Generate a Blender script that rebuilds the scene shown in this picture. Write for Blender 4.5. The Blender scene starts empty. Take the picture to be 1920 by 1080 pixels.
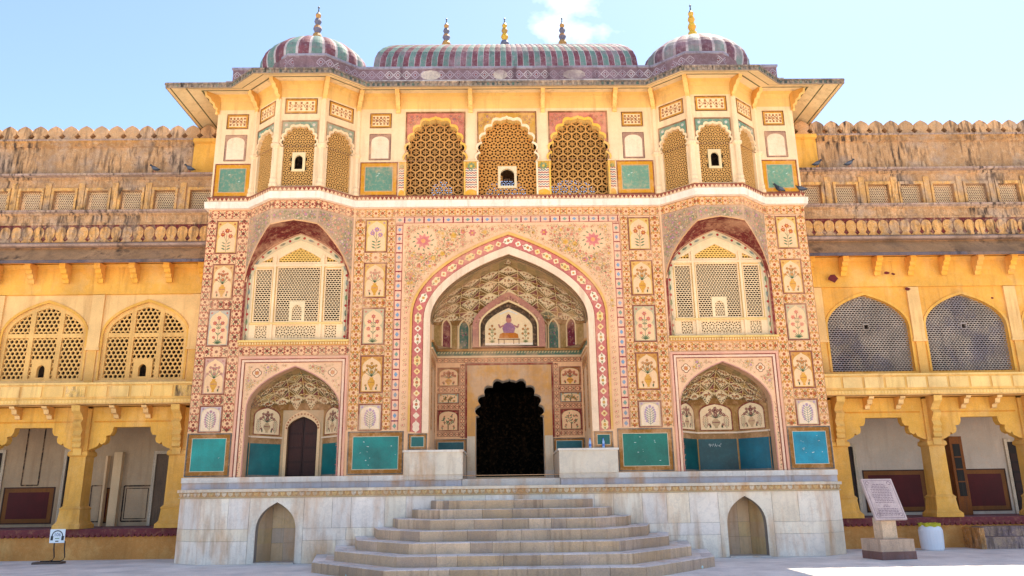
import bpy, math, random
from mathutils import Vector, Matrix
from mathutils.geometry import tessellate_polygon
R = math.radians
PI = math.pi
random.seed(7)
sc = bpy.context.scene
COL = sc.collection

# ------------------------------------------------------------------ camera
cam_d = bpy.data.cameras.new('camera'); cam = bpy.data.objects.new('camera', cam_d); COL.objects.link(cam)
F_PX, PITCH, YAW, ROLL = 1431.2, 0.26606, 0.01363, -0.01346
cam_d.sensor_width = 36.0; cam_d.lens = F_PX / 1920 * 36; cam_d.clip_end = 3000
fw = Vector((math.sin(YAW)*math.cos(PITCH), math.cos(YAW)*math.cos(PITCH), math.sin(PITCH)))
rt = Vector((math.cos(YAW), -math.sin(YAW), 0)); up = rt.cross(fw)
r2 = rt*math.cos(ROLL)+up*math.sin(ROLL); u2 = -rt*math.sin(ROLL)+up*math.cos(ROLL)
cam.matrix_world = Matrix(((r2.x, u2.x, -fw.x, -0.216), (r2.y, u2.y, -fw.y, -23.223), (r2.z, u2.z, -fw.z, 1.7), (0, 0, 0, 1)))
sc.camera = cam
sc.render.resolution_x = 1024; sc.render.resolution_y = 576

# ------------------------------------------------------------------ sky, sun, exposure
SUN_DIR = Vector((0.318, 0.414, 1.0)).normalized()          # towards the sun: behind the gate, to its right
EL = math.asin(SUN_DIR.z); AZ = math.atan2(SUN_DIR.x, SUN_DIR.y)
world = bpy.data.worlds.new('World'); sc.world = world; world.use_nodes = True
nt = world.node_tree; nt.nodes.clear()
wo = nt.nodes.new('ShaderNodeOutputWorld'); bg = nt.nodes.new('ShaderNodeBackground')
sky = nt.nodes.new('ShaderNodeTexSky'); sky.sky_type = 'NISHITA'; sky.sun_disc = False
sky.sun_elevation = EL; sky.sun_rotation = AZ; sky.air_density = 1.0; sky.dust_density = 0.6; sky.ozone_density = 0.5; sky.altitude = 300
tc = nt.nodes.new('ShaderNodeTexCoord'); mp = nt.nodes.new('ShaderNodeMapping'); mp.inputs['Location'].default_value = (3.278, 2.284, 0.858)
mp.inputs['Scale'].default_value = (1.0, 1.0, 1.7)
nz = nt.nodes.new('ShaderNodeTexNoise'); nz.inputs['Scale'].default_value = 2.6; nz.inputs['Detail'].default_value = 7; nz.inputs['Roughness'].default_value = 0.55
rp = nt.nodes.new('ShaderNodeValToRGB'); rp.color_ramp.elements[0].position = 0.625; rp.color_ramp.elements[1].position = 0.76
mx = nt.nodes.new('ShaderNodeMix'); mx.data_type = 'RGBA'; mx.inputs[7].default_value = (11.5, 11.8, 12.2, 1)
ml = nt.nodes.new('ShaderNodeMath'); ml.operation = 'MULTIPLY'; ml.inputs[1].default_value = 0.7
L = nt.links.new
L(tc.outputs['Generated'], mp.inputs['Vector']); L(mp.outputs[0], nz.inputs['Vector']); L(nz.outputs[0], rp.inputs[0]); L(rp.outputs[0], ml.inputs[0])
L(ml.outputs[0], mx.inputs[0]); L(sky.outputs[0], mx.inputs[6]); L(mx.outputs[2], bg.inputs[0]); L(bg.outputs[0], wo.inputs[0])
bg.inputs[1].default_value = 0.13
sd = bpy.data.lights.new('sun', 'SUN'); sd.energy = 4.8; sd.angle = R(0.53); sd.color = (1.0, 0.90, 0.74)
sun = bpy.data.objects.new('sun', sd); COL.objects.link(sun); sun.rotation_euler = (-SUN_DIR).to_track_quat('-Z', 'Y').to_euler(); sun.location = (20, 26, 60)
sc.view_settings.view_transform = 'Standard'; sc.view_settings.look = 'None'; sc.view_settings.gamma = 1.0; sc.view_settings.use_curve_mapping = False
sc.view_settings.exposure = 1.2

# ------------------------------------------------------------------ helpers
def S(r, g, b, k=1.0):
    def f(x):
        x /= 255.0
        return (x/12.92 if x <= .04045 else ((x+.055)/1.055)**2.4)*k
    return (f(r), f(g), f(b))

class Fr:
    """local frame: a along u, b up, c outward along n"""
    def __init__(s, o, u, n): s.o = Vector(o); s.u = Vector(u).normalized(); s.n = Vector(n).normalized()
    def __call__(s, a, b, c=0.0): return s.o + s.u*a + s.n*c + Vector((0, 0, b))
FRONT = Fr((0, 0, 0), (1, 0, 0), (0, -1, 0))
def at(x, y): return Fr((x, y, 0), (1, 0, 0), (0, -1, 0))
def seg(p, q):
    """frame along a plan segment p->q (left to right seen from outside); a from 0 to its length"""
    p = Vector((p[0], p[1], 0)); q = Vector((q[0], q[1], 0)); u = (q-p).normalized()
    f = Fr(p, u, (u.y, -u.x, 0)); f.len = (q-p).length
    return f

class MB:
    def __init__(s): s.v = []; s.f = []; s.c = []; s.m = []
    def face(s, pts, col, mi=0):
        n = len(s.v); s.v.extend([tuple(p) for p in pts]); s.f.append(tuple(range(n, n+len(pts)))); s.c.append(col); s.m.append(mi)
    def poly(s, fr, pts, c, col, mi=0): s.face([fr(a, b, c) for a, b in pts], col, mi)
    def rect(s, fr, a0, a1, b0, b1, c, col, mi=0): s.poly(fr, ((a0, b0), (a1, b0), (a1, b1), (a0, b1)), c, col, mi)
    def box(s, fr, a0, a1, b0, b1, c0, c1, col, mi=0):
        P = [fr(a, b, c) for c in (c0, c1) for b in (b0, b1) for a in (a0, a1)]
        for q in ((4, 5, 7, 6), (1, 0, 2, 3), (0, 4, 6, 2), (5, 1, 3, 7), (6, 7, 3, 2), (0, 1, 5, 4)): s.face([P[i] for i in q], col, mi)
    def plate(s, fr, loops, c0, c1, col, scol=None, back=True, mi=0, smi=None):
        """extruded outline with holes: loops[0] outer, the rest holes; front at c1, back at c0"""
        scol = scol or col; smi = mi if smi is None else smi
        flat = [p for l in loops for p in l]
        tris = tessellate_polygon([[Vector((a, b, 0)) for a, b in l] for l in loops])
        for t in tris:
            A, B, C_ = (flat[i] for i in t)
            if (B[0]-A[0])*(C_[1]-A[1])-(B[1]-A[1])*(C_[0]-A[0]) < 0: B, C_ = C_, B
            s.face([fr(*A, c1), fr(*B, c1), fr(*C_, c1)], col, mi)
            if back: s.face([fr(*A, c0), fr(*C_, c0), fr(*B, c0)], col, mi)
        for k, l in enumerate(loops):
            ar = sum(l[i-1][0]*l[i][1]-l[i][0]*l[i-1][1] for i in range(len(l)))
            ccw = (ar > 0) == (k == 0)
            for i in range(len(l)):
                p, q = l[i-1], l[i]
                if not ccw: p, q = q, p
                s.face([fr(*p, c0), fr(*q, c0), fr(*q, c1), fr(*p, c1)], scol, smi)
    def strip(s, fr, A, B, c, col, mi=0):
        for i in range(len(A)-1): s.face([fr(*A[i], c), fr(*A[i+1], c), fr(*B[i+1], c), fr(*B[i], c)], col, mi)
    def band(s, fr, A, B, c0, c1, col, mi=0):
        """raised moulding between two polylines"""
        s.strip(fr, A, B, c1, col, mi)
        for l in (A, B):
            for i in range(len(l)-1): s.face([fr(*l[i], c0), fr(*l[i+1], c0), fr(*l[i+1], c1), fr(*l[i], c1)], col, mi)
    def loft(s, rings, cols, closed=False, mi=0):
        for j in range(len(rings)-1):
            a, b = rings[j], rings[j+1]; n = len(a)
            for i in range(n if closed else n-1):
                k = (i+1) % n
                c = cols(i, j) if callable(cols) else cols
                s.face([a[i], a[k], b[k], b[i]], c, mi)
    def lathe(s, cx, cy, prof, n, col, mi=0):
        """prof: (radius, z[, colour])"""
        rings = [[(cx+p[0]*math.cos(2*PI*i/n), cy+p[0]*math.sin(2*PI*i/n), p[1]) for i in range(n)] for p in prof]
        s.loft(rings, lambda i, j: prof[j][2] if len(prof[j]) > 2 else col, True, mi)
        s.face(list(reversed(rings[0])), prof[0][2] if len(prof[0]) > 2 else col, mi); s.face(rings[-1], prof[-1][2] if len(prof[-1]) > 2 else col, mi)
    def tube(s, pts, r, col, n=6, mi=0):
        pts = [Vector(p) for p in pts]; rings = []
        for i, p in enumerate(pts):
            d = (pts[min(i+1, len(pts)-1)]-pts[max(i-1, 0)]).normalized()
            h = Vector((0, 0, 1)) if abs(d.z) < .9 else Vector((1, 0, 0))
            x = d.cross(h).normalized(); y = d.cross(x)
            rings.append([p+x*math.cos(2*PI*k/n)*r+y*math.sin(2*PI*k/n)*r for k in range(n)])
        s.loft(rings, col, True, mi); s.face(rings[0], col, mi); s.face(list(reversed(rings[-1])), col, mi)
    # ---- brush strokes: flat paint a couple of millimetres proud, by layer
    def st(s, fr, pts, w, col, c=.004):
        for i in range(len(pts)-1):
            dx, dy = pts[i+1][0]-pts[i][0], pts[i+1][1]-pts[i][1]; l = math.hypot(dx, dy) or 1; nx, ny = -dy/l*w/2, dx/l*w/2
            s.poly(fr, [(pts[i][0]-nx, pts[i][1]-ny), (pts[i+1][0]-nx, pts[i+1][1]-ny), (pts[i+1][0]+nx, pts[i+1][1]+ny), (pts[i][0]+nx, pts[i][1]+ny)], c, col)
    def dot(s, fr, a, b, r, col, c=.006, n=7, sx=1.0, sy=1.0):
        s.poly(fr, [(a+r*sx*math.cos(2*PI*i/n+.3), b+r*sy*math.sin(2*PI*i/n+.3)) for i in range(n)], c, col)
    def leaf(s, fr, a, b, ang, ln, w, col, c=.005):
        ca, sa = math.cos(ang), math.sin(ang)
        P = [(0, 0), (.3, .42), (.65, .4), (1, 0), (.65, -.4), (.3, -.42)]
        s.poly(fr, [(a+x*ln*ca-y*w*sa, b+x*ln*sa+y*w*ca) for x, y in P], c, col)
    def flower(s, fr, a, b, r, n, col, cc, c=.007, rot=0.0):
        for i in range(n): s.leaf(fr, a, b, rot+2*PI*i/n, r, r*min(1.0, 4.2/n), col, c+.0004*(i % 2))
        s.dot(fr, a, b, r*.3, cc, c+.0015, 6)
    def curl(s, fr, a, b, r, a0, a1, w, col, c=.005, shrink=.35):
        n = 7
        pts = [(a+r*(1-shrink*i/n)*math.cos(a0+(a1-a0)*i/n), b+r*(1-shrink*i/n)*math.sin(a0+(a1-a0)*i/n)) for i in range(n+1)]
        s.st(fr, pts, w, col, c); s.dot(fr, pts[-1][0], pts[-1][1], w*.9, col, c+.0005, 6)

def link(name, me, parent=None, loc=None):
    o = bpy.data.objects.new(name, me); COL.objects.link(o)
    if loc is not None: o.location = loc
    if parent is not None:
        o.parent = parent
        inv = Matrix.Translation(parent.get('_loc', (0, 0, 0))).inverted() if '_loc' in parent.keys() else Matrix()
        o.matrix_parent_inverse = inv
    return o
def mesh(name, mb, mats, smooth=False):
    me = bpy.data.meshes.new(name); me.from_pydata(mb.v, [], mb.f)
    for m in (mats if isinstance(mats, (list, tuple)) else [mats]): me.materials.append(m)
    if any(mb.m): me.polygons.foreach_set('material_index', mb.m)
    at_ = me.color_attributes.new('Col', 'FLOAT_COLOR', 'CORNER')
    buf = []
    for f, c in zip(mb.f, mb.c): buf.extend((c[0], c[1], c[2], 1.0)*len(f))
    at_.data.foreach_set('color', buf)
    if smooth: me.polygons.foreach_set('use_smooth', [True]*len(me.polygons))
    me.update(); return me
def obj(name, mb, mats, parent=None, smooth=False, loc=None): return link(name, mesh(name, mb, mats, smooth), parent, loc)
def thing(name, label, cat, loc=(0, 0, 0), group=None):
    o = bpy.data.objects.new(name, None); COL.objects.link(o); o.location = loc; o.empty_display_size = .3
    o['_loc'] = tuple(loc); return tag(o, label, cat, group)
def tag(o, label=None, cat=None, group=None, kind=None):
    for k, v in (('label', label), ('category', cat), ('group', group), ('kind', kind)):
        if v: o[k] = v
    return o

# ------------------------------------------------------------------ materials (colour comes from the face colour attribute)
def M(name, rough=.85, mott=.18, fine=.10, fade=0.0, fadecol=(.6, .48, .36), streak=0.0, streakcol=(.04, .035, .03), patch=0.0, patchcol=(.55, .42, .36),
      vein=0.0, rnd=0.0, bump=.15, spec=.3, streakscale=(3.2, 3.2, .28), warm=0.0, streaklo=.5, blot=0.0):
    m = bpy.data.materials.new(name); m.use_nodes = True; t = m.node_tree; N = t.nodes.new; K = t.links.new
    b = t.nodes['Principled BSDF']; b.inputs['Roughness'].default_value = rough; b.inputs['Specular IOR Level'].default_value = spec
    at_ = N('ShaderNodeAttribute'); at_.attribute_name = 'Col'; cur = at_.outputs['Color']
    geo = N('ShaderNodeNewGeometry'); pos = geo.outputs['Position']
    def noise(scale, detail=4, ro=.55, mapping=None):
        n = N('ShaderNodeTexNoise'); n.inputs['Scale'].default_value = scale; n.inputs['Detail'].default_value = detail; n.inputs['Roughness'].default_value = ro
        if mapping:
            mm = N('ShaderNodeMapping'); mm.inputs['Scale'].default_value = mapping; K(pos, mm.inputs['Vector']); K(mm.outputs[0], n.inputs['Vector'])
        else: K(pos, n.inputs['Vector'])
        return n.outputs[0]
    def ramp(sock, lo, hi, a=0.0, bb=1.0):
        r = N('ShaderNodeMapRange'); r.inputs[1].default_value = lo; r.inputs[2].default_value = hi; r.inputs[3].default_value = a; r.inputs[4].default_value = bb
        K(sock, r.inputs[0]); return r.outputs[0]
    def mul(c, f):
        x = N('ShaderNodeVectorMath'); x.operation = 'SCALE'; K(c, x.inputs[0]); K(f, x.inputs['Scale']); return x.outputs[0]
    def mix(f, a, col):
        x = N('ShaderNodeMix'); x.data_type = 'RGBA'; K(f, x.inputs[0]); K(a, x.inputs[6])
        if isinstance(col, tuple): x.inputs[7].default_value = (*col, 1)
        else: K(col, x.inputs[7])
        return x.outputs[2]
    def mm2(a, bsock):
        x = N('ShaderNodeMath'); x.operation = 'MULTIPLY'; K(a, x.inputs[0])
        if isinstance(bsock, float): x.inputs[1].default_value = bsock
        else: K(bsock, x.inputs[1])
        return x.outputs[0]
    if rnd:
        oi = N('ShaderNodeObjectInfo'); cur = mul(cur, ramp(oi.outputs['Random'], 0, 1, 1-rnd, 1+rnd*.5))
    if patch: cur = mix(mm2(ramp(noise(.8, 6, .65), .5, .62), patch), cur, patchcol)
    if warm: cur = mix(mm2(ramp(noise(1.0, 5, .6, (2.2, 2.2, .5)), .48, .72), warm), cur, S(196, 140, 84))
    if vein:
        n = noise(1.7, 8, .7); d = N('ShaderNodeMath'); d.operation = 'SUBTRACT'; K(n, d.inputs[0]); d.inputs[1].default_value = .5
        ab = N('ShaderNodeMath'); ab.operation = 'ABSOLUTE'; K(d.outputs[0], ab.inputs[0])
        cur = mix(mm2(ramp(ab.outputs[0], 0, .035, 1, 0), vein), cur, S(120, 116, 124))
    if fade: cur = mix(mm2(ramp(noise(9, 6, .7), .5, .72), fade), cur, fadecol)
    cur = mul(cur, ramp(noise(1.1, 5), .3, .7, 1-mott, 1+mott*.6))
    cur = mul(cur, ramp(noise(38, 3), .3, .7, 1-fine, 1+fine))
    if streak:
        s1 = ramp(noise(1.6, 6, .6, streakscale), streaklo, streaklo+.18); s2 = ramp(noise(.55, 3), .36, .58)
        cur = mix(mm2(mm2(s1, s2), streak), cur, streakcol)
    if blot: cur = mix(mm2(mm2(ramp(noise(7, 7, .75), .52, .66), ramp(noise(.9, 4), .4, .6)), blot), cur, S(92, 70, 58))
    K(cur, b.inputs['Base Color'])
    if bump:
        bp = N('ShaderNodeBump'); bp.inputs['Strength'].default_value = bump; bp.inputs['Distance'].default_value = .02; K(noise(22, 5, .6), bp.inputs['Height']); K(bp.outputs[0], b.inputs['Normal'])
    return m
PAINT = M('painted_plaster', .8, .12, .08, fade=.45, fadecol=S(228, 178, 134), patch=.38, patchcol=S(230, 180, 136), streak=.14, streakcol=S(120, 80, 60))
DPAINT = M('dark_dado_paint', .6, .3, .15, streak=.3, streakcol=S(50, 14, 16))
PLAIN = M('lime_plaster', .85, .14, .07, fade=.25, fadecol=S(220, 170, 120), streak=.3, streakcol=S(120, 84, 56))
OCHRE = M('ochre_plaster', .88, .2, .09, fade=.3, fadecol=S(226, 184, 120), patch=.5, patchcol=S(224, 178, 112), streak=.4, streakcol=S(150, 96, 44), bump=.25)
OLD = M('weathered_plaster', .92, .30, .24, fade=.8, fadecol=S(206, 172, 134), patch=.9, patchcol=S(176, 146, 122), streak=.95, streakcol=S(52, 40, 36), streaklo=.46, streakscale=(5.5, 5.5, .9), blot=.8, bump=.5)
EAVE = M('stained_eave', .92, .3, .2, patch=.6, patchcol=S(146, 112, 84), blot=.6, streak=.95, streakcol=S(34, 28, 28), streakscale=(2, 2, .5), bump=.4)
DOME = M('weathered_dome_paint', .75, .28, .16, fade=.8, fadecol=S(160, 138, 142), patch=.6, patchcol=S(146, 116, 124), streak=.7, streakcol=S(80, 56, 64), blot=.4, bump=.3)
SCREEN = M('grey_screen', .8, .3, .1, patch=.8, patchcol=S(136, 126, 134), streak=.5, streakcol=S(90, 80, 76))
JALI = M('carved_screen_stone', .8, .12, .08, streak=.12)
MARBLE = M('marble', .45, .14, .05, vein=.14, rnd=.12, patch=.25, patchcol=S(214, 200, 190), warm=.75, streak=.4, streakcol=S(150, 108, 66), bump=.06, spec=.45)
STEP = M('worn_step_stone', .7, .2, .12, rnd=.22, vein=.2, streak=.4, streakcol=S(90, 66, 48), streakscale=(6, 6, .7), bump=.2)
TEAL = M('glazed_dado_paint', .42, .45, .12, fade=.22, fadecol=S(60, 130, 126), streak=.3, streakcol=S(4, 72, 70), blot=.12, bump=.08, spec=.4)
WOOD = M('dark_wood', .6, .3, .2, streak=.5, streakscale=(14, 14, .6), bump=.25)
GROUND = M('courtyard_ground', .9, .2, .12, patch=.6, patchcol=S(206, 200, 194), fade=.3, fadecol=S(190, 180, 170), streak=0, blot=.15, bump=.2)
METAL = M('dark_iron', .5, .1, .1, bump=.05)
PLASTIC = M('plastic', .4, .05, .03, bump=.02, spec=.5)
FEATHER = M('feather', .8, .2, .15)
GOLD = M('finial_paint', .5, .2, .15, fade=.3, fadecol=S(120, 110, 110), bump=.1, spec=.5)

# ------------------------------------------------------------------ palette
CREAM = S(238, 184, 134); PALE = S(240, 190, 140); WHITE = S(238, 206, 172)
MAROON = S(112, 38, 32); RED = S(158, 52, 44); PINK = S(206, 112, 100); BROWN = S(120, 76, 44); ORANGE = S(206, 130, 44); OCH = S(214, 150, 52)
GREEN = S(104, 124, 84); DKGREEN = S(54, 84, 70); SAGE = S(122, 150, 128); LILAC = S(170, 122, 152); BLUE = S(120, 150, 170); OLIVE = S(128, 92, 34); TEALC = S(18, 128, 130)
LINE = S(140, 80, 58); DARK = S(46, 34, 30)
YEL = S(226, 158, 52); YEL2 = S(232, 176, 92)

# ------------------------------------------------------------------ arches
def arch(hw, z0, zs, za, n=14, cx=0.0, k1=.40, k2=(.60, .76)):
    """Mughal pointed arch, left foot to right foot"""
    def q(t):
        a, b, c, d = (1-t)**3, 3*t*(1-t)**2, 3*t*t*(1-t), t**3
        return (a+b+c*k2[0], b*k1+c*k2[1]+d)
    half = [(hw, z0)] if z0 < zs else []
    half += [(hw*q(i/n)[0], zs+(za-zs)*q(i/n)[1]) for i in range(n+1)]
    half[-1] = (0.0, za)
    return [(cx-x, z) for x, z in half]+[(cx+x, z) for x, z in reversed(half[:-1])]
def cusped(hw, z0, zs, za, lobes=4, cx=0.0, bul=.5, n=5, foot=0.0, k1=.5, k2=(.72, .9)):
    """multifoil arch: lobes per side and a pointed one at the top"""
    base = arch(hw, zs, zs, za, 40, 0, k1, k2); L_ = base[:41]
    ln = [0]
    for i in range(1, len(L_)): ln.append(ln[-1]+math.dist(L_[i], L_[i-1]))
    def pt(s):
        s *= ln[-1]
        for i in range(1, len(L_)):
            if ln[i] >= s:
                t = (s-ln[i-1])/((ln[i]-ln[i-1]) or 1); return (L_[i-1][0]*(1-t)+L_[i][0]*t, L_[i-1][1]*(1-t)+L_[i][1]*t)
        return L_[-1]
    m = lobes+.62; pts = [(-hw-foot, z0), (-hw-foot, zs)] if z0 < zs else []
    if foot: pts.append((-hw, zs+.01))
    for k in range(lobes):
        p, q_ = pt(k/m), pt((k+1)/m); dx, dz = q_[0]-p[0], q_[1]-p[1]; l = math.hypot(dx, dz); nx, nz = -dz/l, dx/l
        for i in range(0 if k == 0 else 1, n+1):
            t = i/n; h = math.sin(PI*t)**.7*l*bul
            pts.append((p[0]+dx*t+nx*h, p[1]+dz*t+nz*h))
    p = pts[-1]
    for t in (.25, .5, .75):                                     # ogee tip
        pts.append((p[0]*(1-t), p[1]+(za-p[1])*(t**.62 if t < .6 else t**1.1)))
    pts.append((0.0, za+.02))
    return [(cx+x, z) for x, z in pts]+[(cx-x, z) for x, z in reversed(pts[:-1])]
def rectl(a0, a1, b0, b1): return [(a0, b0), (a1, b0), (a1, b1), (a0, b1)]

# ------------------------------------------------------------------ carved lattices (each screen is one stone)
def hexjali(mb, fr, a0, a1, b0, b1, p, bar, c0, c1, col, spokes=0.0, star=False, ex=None, ringed=True):
    """hexagon cells, p across flats, each cell a ring; optional spokes"""
    Rr = p/math.sqrt(3); dy = Rr*1.5; row = 0; b = b0
    ri = Rr-bar/math.cos(PI/6)
    while b < b1+Rr*.5:
        a = a0+(p/2 if row % 2 else 0)
        while a < a1+p*.25:
            if ex and ex[0] < a < ex[1] and ex[2] < b < ex[3]: a += p; continue
            O = [(a+Rr*math.sin(PI/3*i), b+Rr*math.cos(PI/3*i)) for i in range(6)]; I = [(a+ri*math.sin(PI/3*i), b+ri*math.cos(PI/3*i)) for i in range(6)]
            for i in range(6):
                k = (i+1) % 6
                mb.face([fr(*O[k], c1), fr(*O[i], c1), fr(*I[i], c1), fr(*I[k], c1)], col)
                mb.face([fr(*I[i], c0), fr(*I[k], c0), fr(*I[k], c1), fr(*I[i], c1)], col)
            if spokes:
                for i in range(3):
                    g = PI/3*i+(PI/6 if star else 0); ux, uy = math.sin(g)*ri, math.cos(g)*ri; l = math.hypot(ux, uy); nx, ny = -uy/l*spokes/2, ux/l*spokes/2
                    Q = [(a-ux-nx, b-uy-ny), (a+ux-nx, b+uy-ny), (a+ux+nx, b+uy+ny), (a-ux+nx, b-uy+ny)]
                    mb.poly(fr, Q, c1-.004-.001*i, col)
                    for e in ((0, 1), (2, 3)): mb.face([fr(*Q[e[0]], c0), fr(*Q[e[1]], c0), fr(*Q[e[1]], c1-.004), fr(*Q[e[0]], c1-.004)], col)
                rs = ri*.5
                if not ringed: a += p; continue
                J = [(a+rs*math.sin(PI/3*i), b+rs*math.cos(PI/3*i)) for i in range(6)]; J2 = [(a+(rs-spokes)*math.sin(PI/3*i), b+(rs-spokes)*math.cos(PI/3*i)) for i in range(6)]
                for i in range(6):
                    k = (i+1) % 6; mb.face([fr(*J[k], c1-.009), fr(*J[i], c1-.009), fr(*J2[i], c1-.009), fr(*J2[k], c1-.009)], col)
            a += p
        b += dy; row += 1
def brickjali(mb, fr, a0, a1, b0, b1, pw, ph, bar, c0, c1, col, ex=None):
    """running-bond rectangular holes"""
    n = max(1, round((b1-b0)/ph)); ph = (b1-b0)/n
    for j in range(n+1):
        z = b0+j*ph
        for x0, x1 in (((a0, ex[0]), (ex[1], a1)) if ex and ex[2] < z < ex[3] else ((a0, a1),)): mb.box(fr, x0, x1, z-bar/2, z+bar/2, c0, c1, col)
    m = max(1, round((a1-a0)/pw)); pw = (a1-a0)/m
    for j in range(n):
        for i in range(m+1):
            a = a0+(i+(.5 if j % 2 else 0))*pw
            if a > a1 or (ex and ex[0] < a < ex[1] and ex[2] < b0+(j+.5)*ph < ex[3]): continue
            lo, hi = max(a0, a-bar*.5), min(a1, a+bar*.5); z0, z1 = b0+j*ph+bar/2, b0+(j+1)*ph-bar/2
            mb.rect(fr, lo, hi, z0, z1, c1-.003, col)
            for e in (lo, hi): mb.face([fr(e, z0, c0), fr(e, z0, c1), fr(e, z1, c1), fr(e, z1, c0)], col)

# ------------------------------------------------------------------ ground
gm = MB(); gm.face([(-600, -600, 0), (600, -600, 0), (600, 600, 0), (-600, 600, 0)], S(228, 220, 210))
tag(obj('ground', gm, GROUND), kind='structure')
# ------------------------------------------------------------------ painted ornament
def guli(mb, fr, a0, a1, b0, b1, pal=0, bgc=None):
    """flowered border: rosettes between four-curl medallions"""
    vert = (b1-b0) > (a1-a0); W = min(b1-b0, a1-a0); Ln = max(b1-b0, a1-a0)
    if vert: f2 = lambda t, s, c: fr((a0+a1)/2+s, b0+t, c)
    else: f2 = lambda t, s, c: fr(a0+t, (b0+b1)/2+s, c)
    n = max(1, round(Ln/(W*1.38))); p = Ln/n
    c1, c2, c3 = ((S(128, 52, 40), S(172, 78, 56), GREEN), (S(170, 84, 40), S(204, 132, 44), S(112, 124, 70)))[pal]
    mb.rect(fr, a0, a1, b0, b1, .002, bgc or CREAM)
    for s in (-.5, .5): mb.st(f2, [(0, s*(W-.014)), (Ln, s*(W-.014))], .014, LINE, .003)
    for i in range(n+1):
        t = min(max(i*p, W*.17), Ln-W*.17)
        mb.flower(f2, t, 0, W*.22, 6, c1, c1, .006, random.random())
        for s in (-1, 1): mb.dot(f2, t, s*W*.31, W*.055, c3, .006, 5)
        if i == n: break
        t = (i+.5)*p; mb.flower(f2, t, 0, W*.17, 8, c1, c1, .0065, random.random())
        for sx in (-1, 1):
            for sy in (-1, 1):
                a = math.atan2(sy, -sx)
                mb.curl(f2, t+sx*p*.20, sy*W*.25, W*.15, a, a-sx*sy*3.8, W*.115, c2, .005)
                mb.leaf(f2, t+sx*p*.30, sy*W*.12, math.atan2(sy*.8, sx), W*.24, W*.16, c3, .0045)
        for sx in (-1, 1):
            for sy in (-1, 1): mb.dot(f2, t+sx*p*.42, sy*W*.36, W*.045, c2, .006, 5); mb.dot(f2, t+sx*p*.07, sy*W*.36, W*.04, c3, .006, 5); mb.dot(f2, t+sx*p*.36, sy*W*.2, W*.035, c1, .006, 5)
        mb.leaf(f2, t-p*.32, 0, PI*.0, p*.12, W*.10, c1, .0045); mb.leaf(f2, t+p*.32, 0, PI, p*.12, W*.10, c1, .0045)

def plant(mb, fr, cx, z0, W, H, kind, fl, gr=GREEN, cc=OCH):
    P = lambda x, y: (cx+x*W, z0+y*H)
    f = lambda x, y, r, n=7: mb.flower(fr, *P(x, y), r*W, n, fl, cc, .011, random.random())
    l = lambda x, y, g, ln=.16, w=.07: mb.leaf(fr, *P(x, y), g, ln*W, w*W, gr, .009)
    st = lambda *q: mb.st(fr, [P(*k) for k in q], .022*W, gr, .008)
    if kind == 'poppy':
        st((0, .02), (0, .72)); st((0, .4), (-.13, .56), (-.17, .62)); st((0, .36), (.13, .5), (.19, .56))
        f(.02, .76, .15); f(-.19, .63, .14); f(.20, .57, .14)
        for y in (.10, .2, .3):
            for s in (-1, 1): l(s*.03, y, (PI/2-s*1.1), .24, .09)
        for s in (-1, 1): mb.dot(fr, *P(s*.2, .74), .04*W, fl, .010)
    elif kind == 'seven':
        st((0, .02), (0, .82))
        for i, (x, y) in enumerate(((0, .84), (-.19, .68), (.19, .68), (-.23, .46), (.23, .46), (-.2, .24), (.2, .24))):
            st((0, y-.16), (x*.6, y-.06), (x, y)); f(x, y, .115 if i < 5 else .085, 6)
        for g in (-1.2, -.8, -.4, 0, .4, .8, 1.2): l(0, .04, PI/2+g, .26, .06)
        for y in (.34, .5, .62):
            for s in (-1, 1): l(s*.02, y, PI/2-s*.9, .14, .06)
    elif kind == 'vase':
        mb.poly(fr, [P(*k) for k in ((-.07, .05), (.07, .05), (.05, .1), (.17, .24), (.16, .34), (.07, .40), (.10, .44), (-.10, .44), (-.07, .40), (-.16, .34), (-.17, .24), (-.05, .1))], .010, cc)
        mb.st(fr, [P(-.15, .29), P(.15, .29)], .03*W, fl, .0112)
        for i in range(9):
            g = PI*(.06+.11*i); r = .25 if i % 2 else .33
            st((0, .46), (r*.6*math.cos(g), .52+r*.5*math.sin(g)*.8), (r*math.cos(g), .54+r*math.sin(g)*1.0)); f(r*math.cos(g), .54+r*math.sin(g), .078, 6)
        f(0, .60, .10); f(0, .74, .09)
        for s in (-1, 1): l(s*.2, .06, PI/2-s*.4, .2, .07); l(s*.26, .05, PI/2+s*.3, .16, .06); f(s*.27, .2, .06, 6)
    elif kind == 'tree':
        st((0, .03), (.0, .4)); mb.st(fr, [P(0, .03), P(0, .36)], .05*W, BROWN, .008)
        for i in range(26):
            g = random.random()*2*PI; r = math.sqrt(random.random()); x, y = r*.33*math.cos(g), .58+r*.27*math.sin(g)
            l(x, y, random.random()*6.3, .11, .06)
            if i % 3 == 0: f(x, y, .045, 5)
        for s in (-1, 1): st((0, .32), (s*.2, .5)); st((s*.27, .03), (s*.27, .2)); l(s*.27, .08, PI/2-s*.7, .12, .06); f(s*.27, .22, .06, 6)
    elif kind == 'spray':
        st((0, .03), (0, .85))
        for i in range(7):
            y = .16+.1*i; w = .24*math.sin(PI*(.25+.09*i))
            for s in (-1, 1):
                st((0, y-.06), (s*w*.6, y), (s*w, y+.05)); f(s*w, y+.06, .06, 6); l(s*w*.4, y-.02, PI/2-s*.8, .12, .05)
        f(0, .87, .08)
LOBE = [(-.40, .03), (-.40, .40), (-.36, .47), (-.29, .52), (-.36, .57), (-.40, .65), (-.385, .76), (-.31, .84), (-.18, .90), (-.07, .935), (0, .98)]
LOBE = LOBE+[(-x, y) for x, y in reversed(LOBE[:-1])]
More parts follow.
